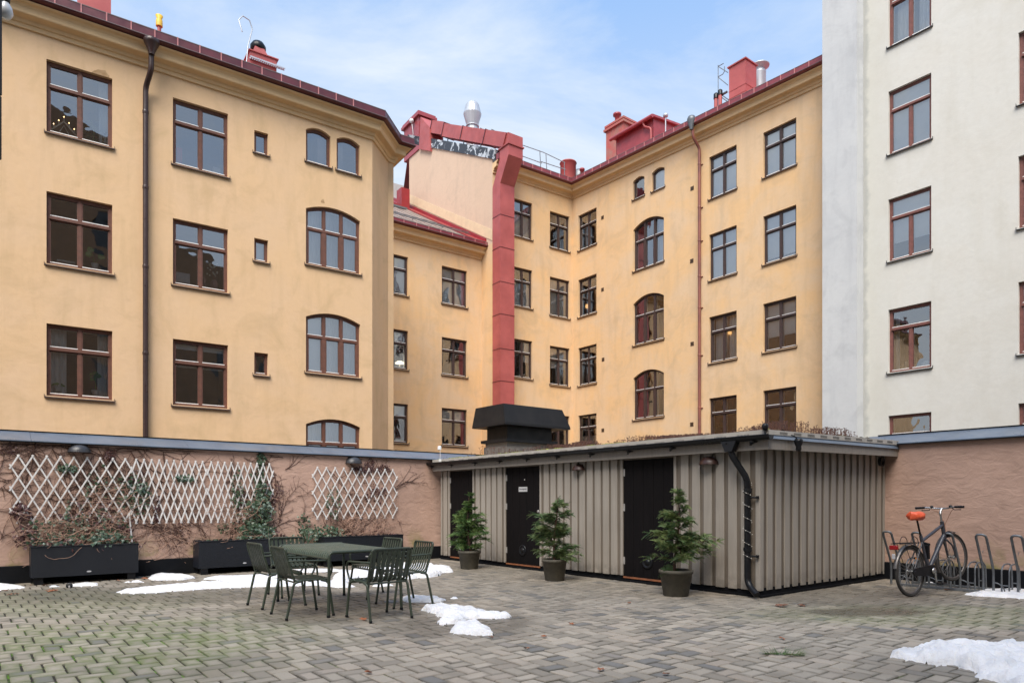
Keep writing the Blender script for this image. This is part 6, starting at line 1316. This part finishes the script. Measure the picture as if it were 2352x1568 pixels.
# small white petals and grit on the paving, too many to count
r = random.Random(9); c = MB()
for _ in range(420):
    x, y = r.uniform(-7, 8), r.uniform(4.6, 13)
    if abs(x) > y*.8 or (Vector((x,y))-Vector((3.41,9.39))).dot(Vector((.785,.619))) > -.1 or (Vector((x,y))-Vector((-8.06,10.75))).dot(Vector((-.619,.785))) > -.3: continue
    a, q = r.uniform(0,6.28), r.uniform(.003,.009); c.add([(x+math.cos(a)*q,y+math.sin(a)*q,.003),(x-math.sin(a)*q,y+math.cos(a)*q,.006),(x-math.cos(a)*q,y-math.sin(a)*q,.003)], [(0,1,2)])
tag(c.build('litter_grit', paint('pale_grit', (.45,.42,.36)), None), 'pale crumbs scattered over the paving', 'litter', kind='stuff')

# ------------------------------------------------------------------ things in the windows
M_green = leafmat('houseplant_green', (.22,.42,.12), (.16,.32,.09)); M_dgreen = leafmat('dark_houseplant', (.03,.07,.03), (.05,.09,.04)); M_pinkc = paint('pink_ceramic', (.45,.25,.24), None, 5, .4); M_petal = paint('white_petals', (.8,.8,.76), (.6,.6,.5), 9, .7); M_redc = paint('red_paper', (.6,.02,.03), None, 5, .6)
def inwin(F, x, y, off=.26): s, z = F.p(x, y, off); return s, z
def arrow(F, x, y, label, n, grp=None):
    s, z = inwin(F, x, y); t = thing('candle_arch', label, 'candle arch', F.M @ T(s, .27, z), grp); return t
t = arrow(FA, 147, 306, 'white triangular candle arch with five lit bulbs in the top left window', 5)
c = MB()
for x in (-.22,-.11,0,.11,.22): hz_ = .30-abs(x)*1.1; c.tube([(x,0,hz_),(x,0,hz_+.10)], .012, 6)
c.tube([(-.26,0,.02),(0,0,.30)], .016, 6); c.tube([(.26,0,.02),(0,0,.30)], .016, 6); c.tube([(-.1,0,.0),(0,0,.2),(.1,0,.0)], .012, 6); c.build('arch', M_wht, t)
for x in (-.22,-.11,0,.11,.22): MB().lathe([(0,0),(.016,.012),(.0,.04)], 6, (x,0,.40-abs(x)*1.1)).build('flame_bulb', M_flame, t)
t = arrow(FW, 2121, 320, 'white branched candle holder in the second window from the top of the white house', 5); c = MB(); c.box(-.015,.015,-.01,.01,0,.36)
for k in (.12,.24): c.tube(fillet([(-k,0,.30),(-k,0,.16-k*.3),(k,0,.16-k*.3),(k,0,.30)], .05), .010, 5)
c.build('holder', M_wht, t)
for x, z in ((-.24,.30),(-.12,.30),(0,.36),(.12,.30),(.24,.30)): MB().lathe([(0,0),(.016,.012),(.0,.035)], 6, (x,0,z)).build('bulb', M_bulb, t)
def potplant(F, x, y, label, kind, off=.27):
    s, z = F.p(x, y, off); r = random.Random(int(x)); t = thing('potted_plant', label, 'houseplant', F.M @ T(s, off, z))
    if kind != 'bush': MB().lathe([(.06,0),(.09,.13),(.08,.13)] if kind != 'vase' else [(.05,0),(.10,.08),(.10,.16),(.05,.24),(.04,.24)], 14).build('pot', M_pinkc if kind == 'vase' else M_wht, t)
    fo = MB(); stm = MB()
    def blade(p, a, sz, M=None):
        vs = [p+Vector((math.cos(q)*sz*(1+.15*math.cos(3*q)), r.gauss(0,.01), math.sin(q)*sz*.85)) for q in [2*math.pi*i/9 for i in range(9)]]; fo.add(vs, [tuple(range(9))])
    if kind == 'money':
        top = Vector((.0,0,.42)); stm.tube([(0,0,.1),(.02,0,.25),top], .008, 5)
        for i in range(16): a = r.uniform(0,6.28); p = top+Vector((math.cos(a)*r.uniform(.04,.15), r.uniform(-.08,.05), math.sin(a)*r.uniform(.02,.14)+.06)); stm.tube([top, p], .003, 4); blade(p, a, r.uniform(.03,.045))
    if kind == 'monstera':
        for dx, dz in ((-.10,.48),(.14,.34),(-.14,.35)): p = Vector((dx,0,dz)); stm.tube([(0,0,.1),(dx*.3,0,dz*.6),p], .006, 4); blade(p, 0, .085)
    if kind == 'bush':
        for i in range(90): p = Vector((r.gauss(0,.13), r.uniform(-.02,.12), abs(r.gauss(.2,.17)))); blade(p, 0, r.uniform(.02,.045))
        stm.tube([(0,0,0),(0,0,.3)], .01, 5)
    if kind == 'small':
        for i in range(14): a = r.uniform(0.2,2.9); p = Vector((math.cos(a)*.13, r.uniform(-.05,.05), .13+math.sin(a)*.07)); stm.tube([(0,0,.12), p], .003, 4); blade(p, a, .025)
    if kind == 'vase':
        for i in range(6): dx = r.uniform(-.15,.15); dz = r.uniform(.42,.75); stm.tube([(0,0,.22),(dx*.4,0,dz*.7),(dx,0,dz)], .004, 4)
        for i in range(26): p = Vector((r.gauss(.0,.10), r.gauss(0,.03), r.uniform(.35,.75))); blade(p, 0, .024)
    stm.build('stem', M_green if kind != 'vase' else M_stemt, t); fo.build('leaves' if kind != 'vase' else 'flowers', M_petal if kind == 'vase' else M_dgreen if kind == 'bush' else M_green, t)
potplant(FA, 215, 324, 'dim leafy plant behind the right pane of the top left window', 'bush', .34); potplant(FA, 218, 617, 'split-leaved green plant in the middle left window', 'monstera'); potplant(FA, 218, 907, 'round-leaved plant in a white pot in the lowest left window', 'money'); potplant(FA, 133, 899, 'low plant in a white pot at the left end of the lowest left window', 'small')
potplant(FA, 492, 663, 'pink vase of white blossoms in the middle window right of the downpipe', 'vase'); potplant(FD, 1645, 992, 'green plant low in the bottom window right of the red downpipe', 'bush', .3)
s, z = FA.p(469, 658, .27); MB_ = MB(); MB_.lathe([(.05,0),(.055,.03),(.03,.07),(.03,.13),(.06,.2),(.055,.22),(.02,.24),(.02,.3),(0,.3)], 14); tag(MB_.build('vase', M_pinkc, None, FA.M @ T(s,.27,z)), 'small pink waisted vase with a white top beside the vase of blossoms', 'vase')
s, z = FA.p(412, 375, .27); c = MB(); c.bbox(-.07,.07,-.04,.04,0,.42,.01); c.tube(arc((0,0,.42), .05, 0, 180, 8), .004, 5); tag(c.build('gift_bag', M_redc, None, FA.M @ T(s,.27,z)), 'tall red paper bag in the top window right of the downpipe', 'bag')
s, z = FA.p(497, 399, .30); c = MB(); c.bbox(-.10,.10,-.05,.05,0,.16,.01); tag(c.build('cardboard_box', paint('pale_card', (.42,.38,.36)), None, FA.M @ T(s,.30,z)), 'pale box in the right corner of the top window right of the downpipe', 'box')
s, z = FA.p(420, 649, .29); c = MB(); c.bbox(-.18,.18,-.01,.01,0,.27,.004); tag(c.build('picture_print', paint('pale_print', (.62,.60,.60), (.45,.48,.54), 14, .6), None, FA.M @ T(s,.29,z)), 'pale print standing in the left corner of the middle window right of the downpipe', 'picture')
s, z = FA.p(152, 604, .27); c = MB(); c.bbox(-.2,.2,-.06,.06,0,.05,.015); tag(c.build('dish', M_wht, None, FA.M @ T(s,.27,z)), 'flat pale dish on the sill of the middle left window', 'dish')
s, z = FA.p(101*1.0+0, 0, 0)
s, z = FB.p(918, 842, .32); t = thing('table_lamp', 'lit white mushroom lamp in the middle window of the low house', 'lamp', FB.M @ T(s,.32,z)); MB().lathe([(.07,0),(.02,.02),(.02,.14)], 12).build('lamp_base', M_wht, t); MB().lathe([(.20,.14),(.19,.19),(.10,.25),(0,.26)], 16).build('lamp_shade', M_lamp, t)
s, z = FD.p(1349, 712, .5); t = thing('table_lamp', 'glowing orange lamp in a narrow window near the inner corner', 'lamp', FD.M @ T(s,.5,z)); MB().lathe([(.05,0),(.015,.02),(.015,.12)], 10).build('lamp_base', M_wht, t); MB().lathe([(.07,.10),(.11,.16),(.09,.28),(0,.3)], 12).build('lamp_shade', M_glow, t)
s, z = FD.p(1681, 785, .45); t = thing('globe_lamp', 'warm round lamp behind the curtain right of the red downpipe', 'lamp', FD.M @ T(s,.30,z+.35)); MB().lathe([(0,-.07),(.06,-.04),(.07,.0),(.06,.04),(0,.07)], 12).build('globe', M_glow, t)
s, z = FW.p(2127, 842, .28); c = MB(); c.lathe([(.06,0),(.12,.05),(.12,.13),(.06,.19),(0,.2)], 16, (0,0,0)); tag(c.build('ceramic_head', M_wht, None, FW.M @ T(s,.28,z)), 'rounded white ornament in the lower window of the white house', 'ornament')
for i, (x, h_) in enumerate(((2074,.13),(2082,.24))): s, z = FW.p(x, 847, .28); c = MB(); c.lathe([(.05,0),(.05,h_),(0,h_)], 12); tag(c.build('candle', paint('cream_wax', (.6,.5,.38)), None, FW.M @ T(s,.28,z)), ('short' if i == 0 else 'tall')+' cream candle in the lower window of the white house', 'candle')
# ------------------------------------------------------------------ post and bulb at the left edge
Z = 3.0; t = thing('awning_post', 'black metal post end hanging into the picture at the top left edge', 'post', T((4-CX)/FPX*Z-.034, Z, 0))
zb1 = CAMZ+(HY-365)*Z/FPX; zb2_ = CAMZ+(HY-218)*Z/FPX
MB().bbox(-.04,.030,-.010,.010, zb2_, 5.2, .003).build('post', M_black, t); MB().bbox(-.05,.026,-.014,.014, zb1, zb2_, .004).build('post_sleeve', M_black, t); MB().bbox(-3,.032,-.04,.04,5.2,5.28,.004).build('cross_beam', M_black, t)
bx_ = (13-CX)/FPX*(Z+.2); bz_ = CAMZ+(HY-24)*(Z+.2)/FPX; t = thing('festoon_bulb', 'round white festoon bulb in a black socket beside the post at the top left', 'bulb', T(bx_, Z+.2, bz_))
MB().lathe([(0,-.038),(.02,-.034),(.030,-.012),(.026,.012),(.014,.034),(.013,.04)], 16).build('glass', M_bulb, t); MB().lathe([(.016,.036),(.018,.04),(.018,.09),(.01,.10)], 12).build('socket', M_black, t); MB().tube([(0,0,.09),(-.01,-.1,.30),(-.02,-.2,1.5)], .004, 5).build('cable', M_black, t)
